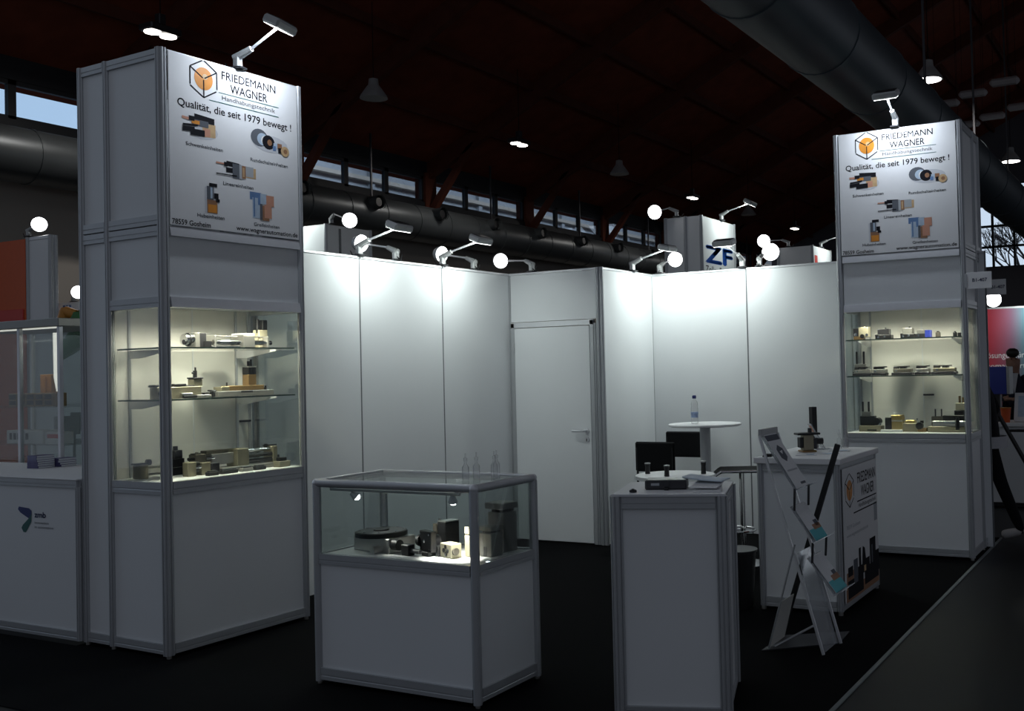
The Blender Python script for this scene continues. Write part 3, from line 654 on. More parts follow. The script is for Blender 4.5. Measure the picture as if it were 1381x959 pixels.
machine('single small dark cube on right tower top shelf', t2, .748, .2, Z1, R2, [('cube', 'bronze_dark', [b_(-.018, .018, -.018, .018, 0, .042)]), ('button', 'black', [c_('z', .042, .05, 0, 0, .012)])], group=GT2)
machine('pair of small black fittings at right tower top shelf end', t2, .90, .2, Z1, R2, [('fitting', 'black', [b_(-.03, -.004, -.02, .02, 0, .036), c_('z', .036, .046, -.017, 0, .009)]), ('fitting', 'black', [b_(.006, .03, -.02, .02, 0, .032)])], group=GT2)
def slide(label, x, w_, z=Z2, fork=False, mt='grey_metal', flip=1):
    P = [('base', 'dark_metal', [b_(-w_/2, w_/2, -.045, .045, 0, .022)]), ('body', mt, [b_(-w_*.42, w_*.45, -.04, .04, .0222, .052)]), ('table', 'black', [b_(flip*w_*.05-.045, flip*w_*.05+.045, -.035, .035, .066, .076)]), ('column', 'dark_metal', [b_(flip*w_*.05-.025, flip*w_*.05+.025, -.03, .03, .0522, .066)]), ('motor', 'black', [c_('x', -flip*w_*.42, -flip*w_*.15, -.01, .06, .016)]), ('screw', 'chrome', [c_('y', -.05, -.04, -w_*.25, .038, .008)])]
    if fork: P += [('fork', 'black', [b_(-.06, -.045, 0, .02, .10, .205), b_(-.0, .016, 0, .02, .10, .205)]), ('fork_base', 'grey_metal', [b_(-.07, .03, -.01, .03, .076, .10)]), ('pointer', 'black', [b_(-w_*.56, -w_*.45, -.01, .005, .025, .033)])]
    return machine(label, t2, x, .2, z, R2, P, group=GT2, name='slide_unit')
slide('slide unit with upright black fork at right tower middle shelf left', .115, .16, fork=True)
slide('small slide unit second from left on right tower middle shelf', .262, .12)
slide('tall dark slide unit in the middle of right tower middle shelf', .45, .17, mt='bronze_dark', flip=1)
slide('low grey slide unit right of centre, right tower middle shelf', .617, .12)
slide('wide slide unit with brass bits at right tower middle shelf right', .79, .20, mt='bronze')
machine('gear module with tall fork at right tower floor left', t2, .17, .2, Z3, R2, [('base', 'bronze', [b_(-.09, .10, -.05, .05, 0, .05)]), ('gear_block', 'black', [b_(-.085, .04, -.03, .03, .051, .13), c_('y', -.045, .03, .06, .085, .030)]), ('column', 'grey_metal', [b_(-.075, .0, -.01, .03, .13, .165)]), ('fork', 'dark_metal', [b_(-.075, -.06, 0, .02, .165, .25), b_(-.025, -.01, 0, .02, .165, .25)]), ('strip', 'black', [b_(-.02, .06, -.054, -.05, .008, .02)]), ('plug', 'chrome', [c_('y', -.05, -.03, .09, .065, .010)])], group=GT2)
machine('shiny golden cube module in the middle of right tower floor', t2, .40, .2, Z3, R2, [('body', 'gold', [b_(-.045, .045, -.045, .045, 0, .125)]), ('top_bar', 'gold', [b_(-.05, .04, -.05, .05, .126, .138)]), ('side_plate', 'dark_metal', [b_(-.10, -.047, -.045, .045, .02, .12)]), ('band', 'steel', [b_(-.046, .046, -.048, .048, .085, .097)]), ('base_plate', 'white', [b_(-.13, .05, -.08, -.05, 0, .02)])], group=GT2)
machine('brass stepped module with black knob right of the golden cube', t2, .515, .2, Z3, R2, [('body', 'bronze', [b_(-.07, .05, -.04, .04, 0, .07)]), ('cap', 'gold', [b_(-.05, .03, -.035, .035, .071, .095)]), ('knob', 'black', [c_('y', -.06, -.02, .07, .05, .030), c_('z', .07, .09, .08, 0, .015)]), ('pin', 'chrome', [c_('z', .095, .11, .04, 0, .008)]), ('foot', 'brown_metal', [b_(.05, .12, -.04, .04, 0, .03)])], group=GT2)
machine('large black and brass swivel module at right tower floor right', t2, .802, .2, Z3, R2, [('base', 'bronze', [b_(-.15, .15, -.06, .06, 0, .045)]), ('deck', 'steel', [b_(-.11, .15, -.05, .05, .046, .09)]), ('motor', 'black', [b_(-.03, .14, -.04, .04, .091, .135)]), ('block', 'black', [b_(.06, .15, -.03, .04, .136, .175)]), ('cap', 'beige_metal', [b_(.07, .15, -.02, .04, .176, .235)]), ('pin', 'brown_metal', [c_('z', .235, .29, .10, .01, .010), c_('z', .235, .28, .125, .01, .008)]), ('peg', 'dark_metal', [c_('z', .09, .185, -.10, .02, .006), c_('z', .09, .185, -.05, .02, .006)]), ('peg_block', 'bronze_dark', [b_(-.13, -.03, 0, .04, .046, .125)]), ('bar', 'chrome', [b_(-.02, .14, -.062, -.055, .07, .09)]), ('spindle', 'black', [c_('z', .02, .12, .09, -.07, .016)])], group=GT2)

# ------------------------------------------------------------------ low showcase
sh = thing('glass_showcase', 'low showcase with glass top half and grey base', 'showcase', (.0, -2.15, 0))
SW, SD, SH, SF = .5, 1.0, 1.05, .665         # x depth, y length, height, floor
for x in (0, SW):
    for y in (0, SD):
        MB().cyl((x, y, .02), (x, y, SH-.02), .021, 'alu', n=16).box(x-.006, x+.006, y-.0235, y+.0235, .03, SH-.03, 'alu', 0).build('post', sh)
        MB().ball((x, y, SH-.018), .023, 'alu_bright', n=14).build('corner_cap', sh)
        MB().cyl((x, y, .006), (x, y, .022), .012, 'steel', n=10).build('levelling_foot', sh)
for p0, p1 in (((0, 0), (0, SD)), ((SW, 0), (SW, SD)), ((0, 0), (SW, 0)), ((0, SD), (SW, SD))):
    MB().cyl((*p0, SH-.018), (*p1, SH-.018), .021, 'alu', n=16).build('top_rail', sh)
    a, b2 = Vector(p0), Vector(p1); d = (b2-a).normalized()*.021
    rail(sh, a+d, b2-d, .03, .09, .03); rail(sh, a+d, b2-d, SF-.045, SF+.006, .03)
    for nm, z0, z1, mt in (('panel', .09, SF-.045, 'panel'), ('glass_pane', SF+.006, SH-.036, 'glass')):
        L = (b2-a-2*d).length; o = MB().box(0, L, -.003, .003, 0, z1-z0, mt, .001).build(nm, sh)
        o.location = ((a+d).x, (a+d).y, z0); o.rotation_euler = (0, 0, math.atan2(d.y, d.x))
B('glass_top', sh, .018, SW-.018, .018, SD-.018, SH-.012, SH-.005, 'glass', .001)
B('case_floor', sh, .016, SW-.016, .016, SD-.016, SF-.02, SF, 'white', .001)
tr = MB().box(.05, .065, .12, .96, SH-.062, SH-.048, 'alu', .002).box(.05, .065, .12, .15, SH-.048, SH-.03, 'alu').box(.05, .065, .93, .96, SH-.048, SH-.03, 'alu').build('light_track', sh)
for y, tg, pw in ((.18, (.16, .24, SF), 20), (.81, (.3, .55, SF), 5)):
    p = Vector((.075, y, SH-.085)); d = (Vector(tg)-p).normalized()
    l_ = MB().cyl(p-d*.025, p+d*.012, .012, 'alu_bright', r1=.026, n=14).cyl((.058, y, SH-.06), p-d*.02, .005, 'alu').build('spot_lamp', sh)
    MB().ball(p+d*.012, .017, 'lamp_lens', n=12).build('bulb', l_)
    light('SPOT', 'showcase_light', p+d*.045, tg, pw, (1, .97, .9), sh, .02, spot=75, blend=.7)
SC = lambda x, y, z: (x, y, z)
ZS = SF+.001
t = machine('round black rotary table on grey base in the low showcase', SC, .22, -1.385, ZS, -.15, [
    ('base', 'steel', [b_(-.075, .10, -.145, .135, 0, .075)]), ('rotor', 'black', [c_('z', .076, .098, .0, .005, .135)]), ('rim', 'dark_metal', [c_('z', .0985, .101, .0, .005, .128)]), ('hub', 'black', [c_('z', .101, .108, 0, .005, .04)]), ('motor', 'black', [c_('y', -.19, -.145, -.045, .045, .028)]), ('connector', 'steel', [c_('x', -.13, -.075, -.08, .022, .018)]), ('knob', 'black', [c_('y', .135, .165, -.03, .055, .011)])], 'rotary table', 'rotary_table', GSC)
mb = MB()
for k in range(8): mb.cyl((.11*cos(k*pi/4), .005+.11*sin(k*pi/4), .1012), (.11*cos(k*pi/4), .005+.11*sin(k*pi/4), .106), .007, 'chrome', n=8)
mb.build('bolt_ring', t)
machine('small black cube coupling between rotary table and square plate', SC, .135, -1.63, ZS, -.2, [('cube', 'black', [b_(-.02, .02, -.03, .03, 0, .055)]), ('shaft', 'dark_metal', [c_('y', -.10, -.03, 0, .025, .012)])], group=GSC)
t = machine('black square flange plate with bolt heads in the low showcase', SC, .16, -1.738, ZS, -.35, [('plate', 'black', [b_(-.015, .02, -.055, .055, .022, .125)]), ('foot', 'black', [b_(-.02, .03, -.03, .03, 0, .0218)]), ('side_cap', 'black', [c_('y', .055, .075, 0, .07, .03)]), ('hub', 'chrome', [c_('x', -.022, -.015, 0, .074, .008)]), ('tail', 'dark_metal', [c_('x', .02, .06, 0, .07, .03)])], group=GSC)
mb = MB()
for yy in (-.04, .04):
    for zz in (.037, .11): mb.cyl((-.019, yy, zz), (-.015, yy, zz), .005, 'chrome', n=8)
mb.build('bolt', t)
machine('tall black box module behind the square flange plate', SC, .39, -1.665, ZS, -.25, [('box', 'black', [b_(-.03, .06, -.045, .025, 0, .135)]), ('lid', 'steel', [b_(-.032, .062, -.047, .027, .1352, .142)]), ('side', 'bronze_dark', [b_(-.035, .05, .0255, .06, 0, .125)]), ('pin', 'chrome', [c_('z', .125, .15, 0, .045, .007)])], group=GSC)
machine('cream valve block with four dark ports in the low showcase', SC, .16, -1.872, ZS, -.35, [('block', 'beige_metal', [b_(-.02, .04, -.052, .052, 0, .07)]), ('port', 'black', [c_('x', -.0225, -.02, .018, .036, .011)]), ('port', 'black', [c_('x', -.0225, -.02, -.018, .036, .011)]), ('port', 'black', [c_('x', -.0225, -.02, 0, .055, .010)]), ('port', 'black', [c_('x', -.0225, -.02, 0, .018, .010)]), ('end_knob', 'bronze_dark', [c_('y', -.066, -.052, .0, .035, .018)]), ('side_lever', 'black', [b_(-.03, -.01, .054, .075, 0, .05)])], group=GSC)
machine('upright pale jaw block beside the front post of the showcase', SC, .22, -1.955, ZS, -.35, [('jaw', 'beige_metal', [b_(-.02, .05, -.02, .018, 0, .105)]), ('jaw_tip', 'beige_metal', [b_(-.02, .05, -.016, .018, .111, .148)]), ('gap_plate', 'bronze_dark', [b_(-.018, .048, -.014, .016, .105, .111)])], group=GSC)
machine('stepped grey parallel gripper in the front corner of the showcase', SC, .285, -2.045, ZS, -.15, [('body', 'grey_metal', [b_(-.05, .035, -.04, .04, 0, .115)]), ('top_plate', 'grey_metal', [b_(-.055, .045, -.048, .048, .128, .148)]), ('recess', 'black', [b_(-.04, .03, -.03, .03, .115, .128)]), ('slot', 'black', [b_(-.053, -.05, -.012, .012, 0, .05)])], group=GSC)
machine('largest dark grey block with overhanging top plate in the showcase', SC, .415, -2.035, ZS, -.1, [('body', 'grey_metal', [b_(-.055, .05, -.035, .07, 0, .20)]), ('top_plate', 'grey_metal', [b_(-.06, .055, -.04, .085, .216, .248)]), ('recess', 'black', [b_(-.045, .045, -.02, .055, .2, .216)]), ('ear', 'grey_metal', [b_(-.045, .04, .071, .095, 0, .13)])], group=GSC)
# clear bottles
def clear_bottle(loc, label, k=1., group='clear bottles on the showcase'):
    t = thing('clear_bottle', label, 'bottle', loc, 0, group)
    MB().lathe([(.016, 0), (.018, .004), (.018, .062), (.008, .078), (.0075, .092)], 'clear_plastic', n=16).build('bottle_body', t)
    MB().lathe([(.0095, .0925), (.0095, .108), (.004, .110), (.0035, .132)], 'clear_plastic', n=12).build('spray_cap', t)
    return t
for (x, y, lb) in ((.23, -1.93, 'clear little bottle on the showcase top, leftmost'), (.30, -1.945, 'clear little bottle on showcase top, second from left'), (.37, -2.005, 'clear little bottle on showcase top, third from left'), (.43, -1.975, 'clear little bottle on showcase top, rightmost one')):
    clear_bottle((x, y, SH-.0045), lb)

# ------------------------------------------------------------------ narrow square counter
C2R = math.atan2(-.949, .316)
c2 = thing('square_counter', 'narrow white square pedestal counter with ribbed metal corner posts', 'counter', (.318, -3.018, 0), C2R)
hw, dp = .245, .48
for x in (-hw, hw):
    for y in (0, dp): post(c2, x, y, .006, .992, .058)
for p0, p1 in (((-hw, 0), (hw, 0)), ((-hw, dp), (hw, dp)), ((-hw, 0), (-hw, dp)), ((hw, 0), (hw, dp))):
    a, b2 = Vector(p0), Vector(p1); d = (b2-a).normalized()*.028
    rail(c2, a+d, b2-d, .935, .99, .036); rail(c2, a+d, b2-d, .01, .03, .036)
    L = (b2-a-2*d).length; o = MB().box(0, L, -.004, .004, 0, .905, 'panel', .001).build('panel', c2); o.location = ((a+d).x, (a+d).y, .03); o.rotation_euler = (0, 0, math.atan2(d.y, d.x))
B('counter_top', c2, -hw-.018, hw+.018, -.018, dp+.018, .993, 1.001, 'white', .002)
B('edge_trim', c2, -hw-.022, hw+.022, -.024, -.0185, .990, 1.002, 'alu_bright', .001)
def c2w(x, y, z): return (.318+x*cos(C2R)-y*sin(C2R), -3.018+x*sin(C2R)+y*cos(C2R), z)
t = thing('carry_case', 'dark grey flat case with light label lying on the square counter', 'case', c2w(-.02, .20, 1.0015), C2R+.04)
B('case_body', t, -.115, .085, -.05, .08, 0, .046, 'dark_metal', .006); B('case_label', t, -.085, -.045, -.0515, -.0505, .020, .032, 'print_light', 0)
MB().box(-.022, .002, -.075, -.05, .0, .012, 'black', .003).cyl((-.01, -.0505, .03), (-.01, -.056, .03), .014, 'dark_metal').build('latch', t)
t = thing('round_puck', 'small black puck near the front edge of the square counter', 'puck', c2w(-.175, .06, 1.0015))
MB().lathe([(.0, 0), (.016, 0), (.018, .003), (.017, .010), (.012, .013), (0, .013)], 'black', n=18).build('puck_body', t)
MB().lathe([(.007, .0132), (.006, .016), (.0, .017)], 'dark_metal', n=12).build('puck_button', t)
def curl(w_, l_, amp, base, mt, th=.003, n=8):
    v = []; f = []
    for i in range(n+1):
        u = i/n; z = base + amp*(u**2)
        for x in (-w_/2, w_/2): v += [(x, l_*(u-.5), z), (x, l_*(u-.5), z+th)]
    for i in range(n):
        o_ = 4*i; f += [(o_+1, o_+3, o_+7, o_+5), (o_, o_+4, o_+6, o_+2), (o_, o_+1, o_+5, o_+4), (o_+2, o_+6, o_+7, o_+3)]
    f += [(0, 2, 3, 1), (4*n, 4*n+1, 4*n+3, 4*n+2)]
    return MB().add(v, f, mt)
for i, (x, y, z, r, lb, mt, am) in enumerate(((.168, .14, 1.0015, .06, 'grey printed leaflet at the bottom of the pile on square counter', 'paper', .006), (.162, .19, 1.0145, -.12, 'white leaflet in the middle of the pile on square counter', 'white', .014), (.15, .26, 1.035, 1.35, 'pale blue leaflet on top of the pile on square counter', 'paper_blue', .016))):
    t = thing('leaflet', lb, 'leaflet', c2w(x, y, z), C2R+r, 'leaflets on the square counter')
    curl(.13, .20, am, 0, mt, .006).build('pages', t)
    curl(.11, .09, am*.4, .0064, ('print_light', 'paper', 'white')[i], .0003).build('print', t)

# ------------------------------------------------------------------ reception counter
rx0, rx1, ry0, ry1, rh = 2.345, 3.19, -3.195, -2.685, .985
rc0 = thing('reception_counter', 'white reception counter with printed front panel and logo', 'counter', (rx0, ry0, 0))
RW, RD = rx1-rx0, ry1-ry0
for x in (0, RW):
    for y in (0, RD):
        post(rc0, x, y, .03, .945, .042); MB().cyl((x, y, .006), (x, y, .03), .016, 'steel', n=10).build('levelling_foot', rc0)
for p0, p1 in (((0, 0), (RW, 0)), ((0, RD), (RW, RD)), ((0, 0), (0, RD)), ((RW, 0), (RW, RD))):
    a, b2 = Vector(p0), Vector(p1); d = (b2-a).normalized()*.021
    rail(rc0, a+d, b2-d, .895, .945, .032); rail(rc0, a+d, b2-d, .03, .09, .032)
    L = (b2-a-2*d).length; o = MB().box(0, L, -.004, .004, 0, .805, 'panel', .001).build('panel', rc0); o.location = ((a+d).x, (a+d).y, .09); o.rotation_euler = (0, 0, math.atan2(d.y, d.x))
B('counter_top', rc0, -.035, RW+.03, -.035, RD+.035, .946, rh, 'white', .004)
gp = B('graphic_panel', rc0, .024, RW-.024, -.030, -.0225, .075, .915, 'white', .001)
Mg = face_mat((.024, -.0306, .075), '-y'); GW, GH = RW-.048, .84
logo(gp, Mg, GW*.17, GH*.825, GH*.13, 1.0)
lettering(gp, 'FRIEDEMANN', Mg, GW*.40, GW*.955, GH*.855, 'print_black', cap=.072, bold=.01)
lettering(gp, 'WAGNER', Mg, GW*.50, GW*.90, GH*.745, 'print_black', cap=.074, bold=.01)
hline(gp, Mg, GW*.38, GW*.97, GH*.715, .004, 'print_black'); hline(gp, Mg, GW*.27, GW*.97, GH*.64, .004, 'print_black')
lettering(gp, 'Handhabungstechnik', Mg, GW*.42, GW*.95, GH*.665, 'print_black', cap=.03)
lettering(gp, '78559 Gosheim', Mg, GW*.06, GW*.45, GH*.535, 'print_light', cap=.026); lettering(gp, 'www.wagnerautomation.de', Mg, GW*.06, GW*.68, GH*.475, 'print_light', cap=.024)
pic(gp, Mg, GW*.93, GH*.575, GW*.10, GH*.15, [('print_light', rc_(0, 1, 0, 1))], 'grey_block')
pic(gp, Mg, GW*.5, GH*.18, GW*.98, GH*.36, [('print_brown', rc_(0, 1, 0, .26)), ('print_brown', rc_(.02, .22, .2, .60)), ('print_black', rc_(.06, .2, .5, .70)), ('print_black', rc_(.05, .5, .05, .42)), ('print_grey', rc_(.22, .34, .3, .8)), ('print_black', rc_(.38, .44, .4, .98)), ('print_black', [(.46, .4), (.62, .4), (.56, .92), (.5, .98)]), ('print_black', rc_(.34, .48, .1, .6)), ('print_black', rc_(.54, .70, .12, .68)), ('print_black', rc_(.72, .9, .2, 1.05)), ('print_black', rc_(.88, 1., .25, .72)), ('print_black', rc_(.62, .98, .12, .5)), ('print_tan', rc_(.52, .58, .42, .55)), ('print_grey', rc_(.76, .80, .5, .9))], 'product_picture', 'printed picture of dark machine silhouettes on brown')
# things on the reception counter
RC = lambda x, y, z: (x, y, z)
machine('bronze gripper unit with black top plate on the reception counter', RC, 2.78, -2.86, rh+.001, -.9, [('column', 'bronze', [b_(-.035, .035, -.035, .035, .012, .115)]), ('foot', 'brown_metal', [b_(-.05, .05, -.05, .05, 0, .0118)]), ('top_plate', 'black', [b_(-.08, .08, -.045, .045, .116, .130)]), ('jaw', 'black', [b_(-.06, -.036, -.03, .03, .03, .10)]), ('jaw', 'dark_metal', [b_(.036, .06, -.03, .03, .02, .09)]), ('knob', 'dark_metal', [c_('z', .13, .16, .02, 0, .014)]), ('cable_plug', 'black', [c_('x', .06, .11, 0, .07, .022)])])
t = thing('leaflet_holder', 'clear leaning leaflet holder on the reception counter', 'holder', (3.0, -2.90, rh+.001), -1.0)
MB().box(-.055, .055, -.04, .06, 0, .004, 'acrylic', .001).build('holder_base', t)
Mh = Matrix.Translation((0, -.02, .004)) @ Matrix.Rotation(radians(-28), 4, 'Y')
MB().box(-.002, .002, -.05, .05, 0, .20, 'acrylic', .001, Mh).build('holder_plate', t)
MB().box(-.008, -.003, -.045, .045, .01, .205, 'paper', .001, Mh).box(-.0087, -.0081, -.04, .02, .14, .19, 'print_pink', 0, Mh).box(-.0087, -.0081, -.04, .04, .04, .10, 'print_light', 0, Mh).build('leaflet_sheet', t)
t = thing('black_pillar', 'tall slim black pillar with base on the reception counter', 'pillar', (3.13, -2.79, rh+.001), -.6)
MB().box(-.025, .025, -.025, .025, 0, .035, 'grey_metal', .003).build('pillar_foot', t); MB().box(-.038, .038, -.038, .038, .0355, .05, 'black', .003).build('pillar_plate', t)
MB().box(-.021, .021, -.021, .021, .0505, .29, 'black', .003).build('pillar_body', t)
for i, (x, y, lb) in enumerate(((3.09, -2.99, 'clear little bottle on the reception counter, left of the pair'), (3.14, -3.02, 'clear little bottle on the reception counter, right of the pair'))): clear_bottle((x, y, rh+.001), lb, group='clear bottles on the reception counter')
t = thing('black_wallet', 'flat black folder at the rear edge of the reception counter', 'folder', (2.40, -2.72, rh+.001), .2)
MB().box(-.05, .05, -.03, .03, 0, .008, 'black', .002).build('cover', t); MB().box(-.046, .046, -.027, .027, .0082, .014, 'black_matte', .002).build('inner', t)
for i, (x, y, r) in enumerate(((2.55, -2.93, .3), (2.66, -3.03, -.4), (2.9, -3.05, .2))):
    t = thing('flyer', ('white flyer on the reception counter nearest the brochure stand', 'white flyer in front of bronze gripper on reception counter', 'white flyer at the right on the reception counter top')[i], 'flyer', (x, y, rh+.001), r, 'flyers on the reception counter')
    MB().box(-.05, .05, -.07, .07, 0, .003, 'paper').build('sheet', t); MB().box(-.04, .04, -.05, 0, .0031, .0033, 'print_lblue').build('print', t)

# ------------------------------------------------------------------ brochure stand
bs = thing('brochure_stand', 'folding zigzag brochure stand with clear trays before the reception counter', 'stand', (1.57, -3.2, 0))
xl, xr = -.12, .12
def yz(y, z): return (y+3.2, z)
def bar(nm, x, p, q_, w_, mt, dx=.006):
    (y0, z0), (y1, z1) = yz(*p), yz(*q_); d = Vector((y1-y0, z1-z0)).normalized(); n = Vector((-d.y, d.x))*w_/2
    return MB().prism([(y0-n.x, z0-n.y), (y1-n.x, z1-n.y), (y1+n.x, z1+n.y), (y0+n.x, z0+n.y)], x-dx, x+dx, mt, 'x').build(nm, bs)
bar('black_bar', .15, (-3.03, .014), (-3.398, 1.125), .028, 'black', .012)
bar('silver_bar', xl-.008, (-3.37, .012), (-3.035, 1.19), .014, 'alu_bright')
bar('silver_bar', xr+.008, (-3.39, .012), (-3.05, 1.19), .014, 'alu_bright')
bar('rear_strut', xl-.022, (-3.06, .014), (-3.23, .60), .007, 'alu')
for nm, p, q_ in (('link', (-3.23, .90), (-3.225, .78)), ('link', (-3.325, .61), (-3.318, .50))): bar(nm, xl, p, q_, .010, 'dark_metal'); bar(nm, xr, p, q_, .010, 'dark_metal')
def tray(nm, p, q_, mt, th=.003):
    (y0, z0), (y1, z1) = yz(*p), yz(*q_); d = Vector((y1-y0, z1-z0)).normalized(); n = Vector((-d.y, d.x))*th
    return MB().prism([(y0, z0), (y1, z1), (y1+n.x, z1+n.y), (y0+n.x, z0+n.y)], xl+.002, xr-.002, mt, 'x').build(nm, bs)
TR = [((-3.035, 1.195), (-3.23, .893)), ((-3.2, .80), (-3.33, .612)), ((-3.29, .525), (-3.435, .337))]
for p, q_ in TR:
    tray('tray', p, q_, 'acrylic')
    (y0, z0) = yz(*q_); MB().prism([(y0, z0-.001), (y0-.045, z0+.022), (y0-.046, z0+.019), (y0-.001, z0-.005)], xl-.01, xr+.01, 'acrylic', 'x').build('tray_lip', bs)
tray('lower_panel', (-3.235, .55), (-3.372, .02), 'acrylic'); tray('rear_panel', (-3.125, .27), (-3.06, .02), 'panel_cream')
MB().prism([(-.17, .17), (.17, .17), (.40, -.16), (.13, -.18)], .0065, .013, 'dark_metal').build('base_plate', bs)
MB().cyl((-.08, .13, .014), (.45, .07, .014), .007, 'alu').build('floor_bar', bs)
B('header_bar', bs, -.13, .13, .15, .172, 1.185, 1.225, 'lamp_grey', .003)
for i, ((p, q_), lb) in enumerate(zip(TR, ('white brochure with dark hexagon on the top tray of the stand', 'white and teal brochure on the middle tray of the stand', 'white and teal brochure on the lowest tray of the stand'))):
    P, Q = Vector(p), Vector(q_); d = (Q-P).normalized(); n = Vector((d.y, -d.x))        # n points to the reader (down -y, up z)
    if n.y < 0: n = -n
    L = (Q-P).length - .004; o_ = Q + n*.006
    yax = Vector((0, -d.x, -d.y)); zax = Vector((0, n.x, n.y))
    Mx = Matrix.Translation((1.57, o_.x, o_.y)) @ Matrix((Vector((1, 0, 0)), yax, zax)).transposed().to_4x4()
    t = thing('brochure', lb, 'brochure', (0, 0, 0), 0, 'brochures on the zigzag stand'); t.matrix_world = Mx
    MB().box(-.10, .10, 0, L, 0, .004, 'paper', .001).build('cover', t)
    if i == 0:
        MB().poly([(x, y, .0043) for x, y in [(.055*sin(pi*k/3), .62*L+.055*cos(pi*k/3)) for k in range(6)]], 'print_grey').build('hexagon_print', t, False, False)
        MB().poly([(x, y, .0046) for x, y in [(-.02, .66*L), (.0, .6*L), (.03, .67*L)]], 'paper').box(-.08, .08, .30*L, .33*L, .0041, .0043, 'print_light').box(.0, .08, .05*L, .09*L, .0041, .0043, 'print_grey').build('text_print', t, False)
        MB().box(-.10, .10, .86*L, .96*L, .0041, .0044, 'print_grey').build('headline', t)
    else:
        MB().box(-.10, .10, 0, .30*L, .0041, .0043, 'print_teal').build('teal_band', t)
        MB().box(-.02, .10, .26*L, .40*L, .0044, .0047, 'print_brown').box(.03, .09, .34*L, .50*L, .0044, .0047, 'print_grey').build('picture', t)

# ------------------------------------------------------------------ tables, chairs, stool, bin, bottle
bt = thing('bistro_table', 'tall round white bistro table by the back wall', 'table', (4.05, -1.53, 0))
MB().lathe([(0, 1.078), (.295, 1.078), (.31, 1.085), (.31, 1.096), (.305, 1.1), (0, 1.1)], 'white', n=48).build('table_top', bt)
MB().lathe([(.045, .03), (.045, 1.077)], 'alu', n=24).build('pillar', bt); MB().lathe([(0, .007), (.22, .007), (.22, .012), (.05, .03), (0, .03)], 'alu', n=36).build('foot', bt)
t = thing('water_bottle', 'clear plastic water bottle with dark cap on the bistro table', 'bottle', (4.0, -1.46, 1.1005))
MB().lathe([(.026, 0), (.031, .005), (.032, .05), (.029, .065), (.032, .08), (.032, .125), (.028, .15), (.031, .165), (.027, .185), (.013, .205), (.012, .212)], 'clear_plastic', n=22).build('bottle_body', t)
MB().lathe([(.0325, .052), (.0295, .066), (.0325, .079), (.0325, .10)], 'bottle_label', n=22).build('label_band', t, True, False)
MB().lathe([(.016, .2125), (.017, .215), (.017, .235), (.012, .240), (0, .24)], 'zmb_navy', n=16).build('cap', t)
wt = thing('round_table', 'low round white table with metal rim in front of black chairs', 'table', (3.2, -1.65, 0))
MB().lathe([(0, .738), (.30, .738), (.305, .744), (.305, .756), (.30, .76), (0, .76)], 'white', n=48).build('table_top', wt)
MB().lathe([(.306, .733), (.312, .733), (.312, .757), (.306, .757)], 'chrome', n=48).build('rim', wt, True, False)
MB().lathe([(.035, .03), (.035, .737)], 'alu', n=20).build('pillar', wt); MB().lathe([(0, .007), (.22, .007), (.22, .012), (.05, .03), (0, .03)], 'alu', n=32).build('foot', wt)
for i, (x, y, h, lb) in enumerate(((3.17, -1.43, .085, 'small black bottle on the round white table, leftmost'), (3.04, -1.66, .085, 'small black bottle on round white table, middle at front'), (3.27, -1.86, .10, 'small black bottle on the round white table, rightmost'))):
    t = thing('small_black_bottle', lb, 'bottle', (x, y, .7605), 0, 'black bottles on the round table')
    MB().lathe([(.018, 0), (.02, .003), (.017, h*.6), (.021, h*.9)], 'black', n=16).build('bottle_body', t); MB().lathe([(.022, h*.9), (.023, h), (.0, h+.003)], 'lamp_grey', n=16).build('cap', t)
def chair(loc, rz, label, top, gap):
    t = thing('black_chair', label, 'chair', loc, rz, 'black chairs')
    MB().box(-.19, .19, -.46, -.05, .43, .475, 'black_matte', .015).build('seat', t)
    MB().box(-.195, .195, -.03, .0, gap, top, 'black_matte', .012).build('backrest', t)
    for sx_ in (-.175, .175):
        MB().tube([(sx_, -.02, top-.05), (sx_, -.02, .45), (sx_, .03, .006)], .011, 'dark_metal', n=8).build('leg', t)
        MB().tube([(sx_, -.43, .43), (sx_, -.47, .006)], .011, 'dark_metal', n=8).build('leg', t)
    return t
chair((4.23, -.965, 0), -pi/2, 'black chair nearer the white table, left one', .925, .66)
chair((4.86, -.96, 0), -pi/2, 'taller black chair against the back wall, right one', .975, .735)
st = thing('bar_stool', 'chrome bar stool with flat black seat beside the reception counter', 'stool', (3.72, -1.99, .0065), -1.15)
MB().prism([(-.19, .742), (-.165, .757), (.19, .757), (.19, .735), (-.16, .735), (-.205, .712), (-.215, .65), (-.228, .65), (-.22, .72)], -.17, .17, 'black_matte', 'y').build('seat', st)
for y in (-.175, .175): MB().tube([(-.225, y, .64), (-.215, y, .715), (-.165, y, .748), (.19, y, .748)], .010, 'chrome', n=10).build('seat_frame', st)
MB().lathe([(.022, .02), (.022, .735)], 'chrome', n=16).build('pillar', st)
MB().lathe([(0, 0), (.19, 0), (.19, .006), (.16, .014), (.03, .03), (0, .03)], 'chrome', n=36).build('foot', st)
mb = MB(); mb.tube([(.15*cos(2*pi*k/20)-.05, .15*sin(2*pi*k/20), .27) for k in range(21)], .009, 'chrome', n=8); mb.build('foot_ring', st)
MB().cyl((.02, 0, .27), (-.19, 0, .27), .008, 'chrome', n=8).build('ring_spoke', st)
wb_ = thing('waste_bin', 'black round waste bin beside the reception counter', 'bin', (2.33, -2.505, .0065))
MB().lathe([(.0, .004), (.10, .004), (.105, .0), (.13, .36), (.138, .362), (.138, .37), (.126, .37), (.10, .02), (0, .02)], 'black', n=28).build('bin_body', wb_)
MB().lathe([(.136, .3705), (.140, .3705), (.140, .378), (.136, .378)], 'dark_metal', n=28).build('bin_rim', wb_, True, False)

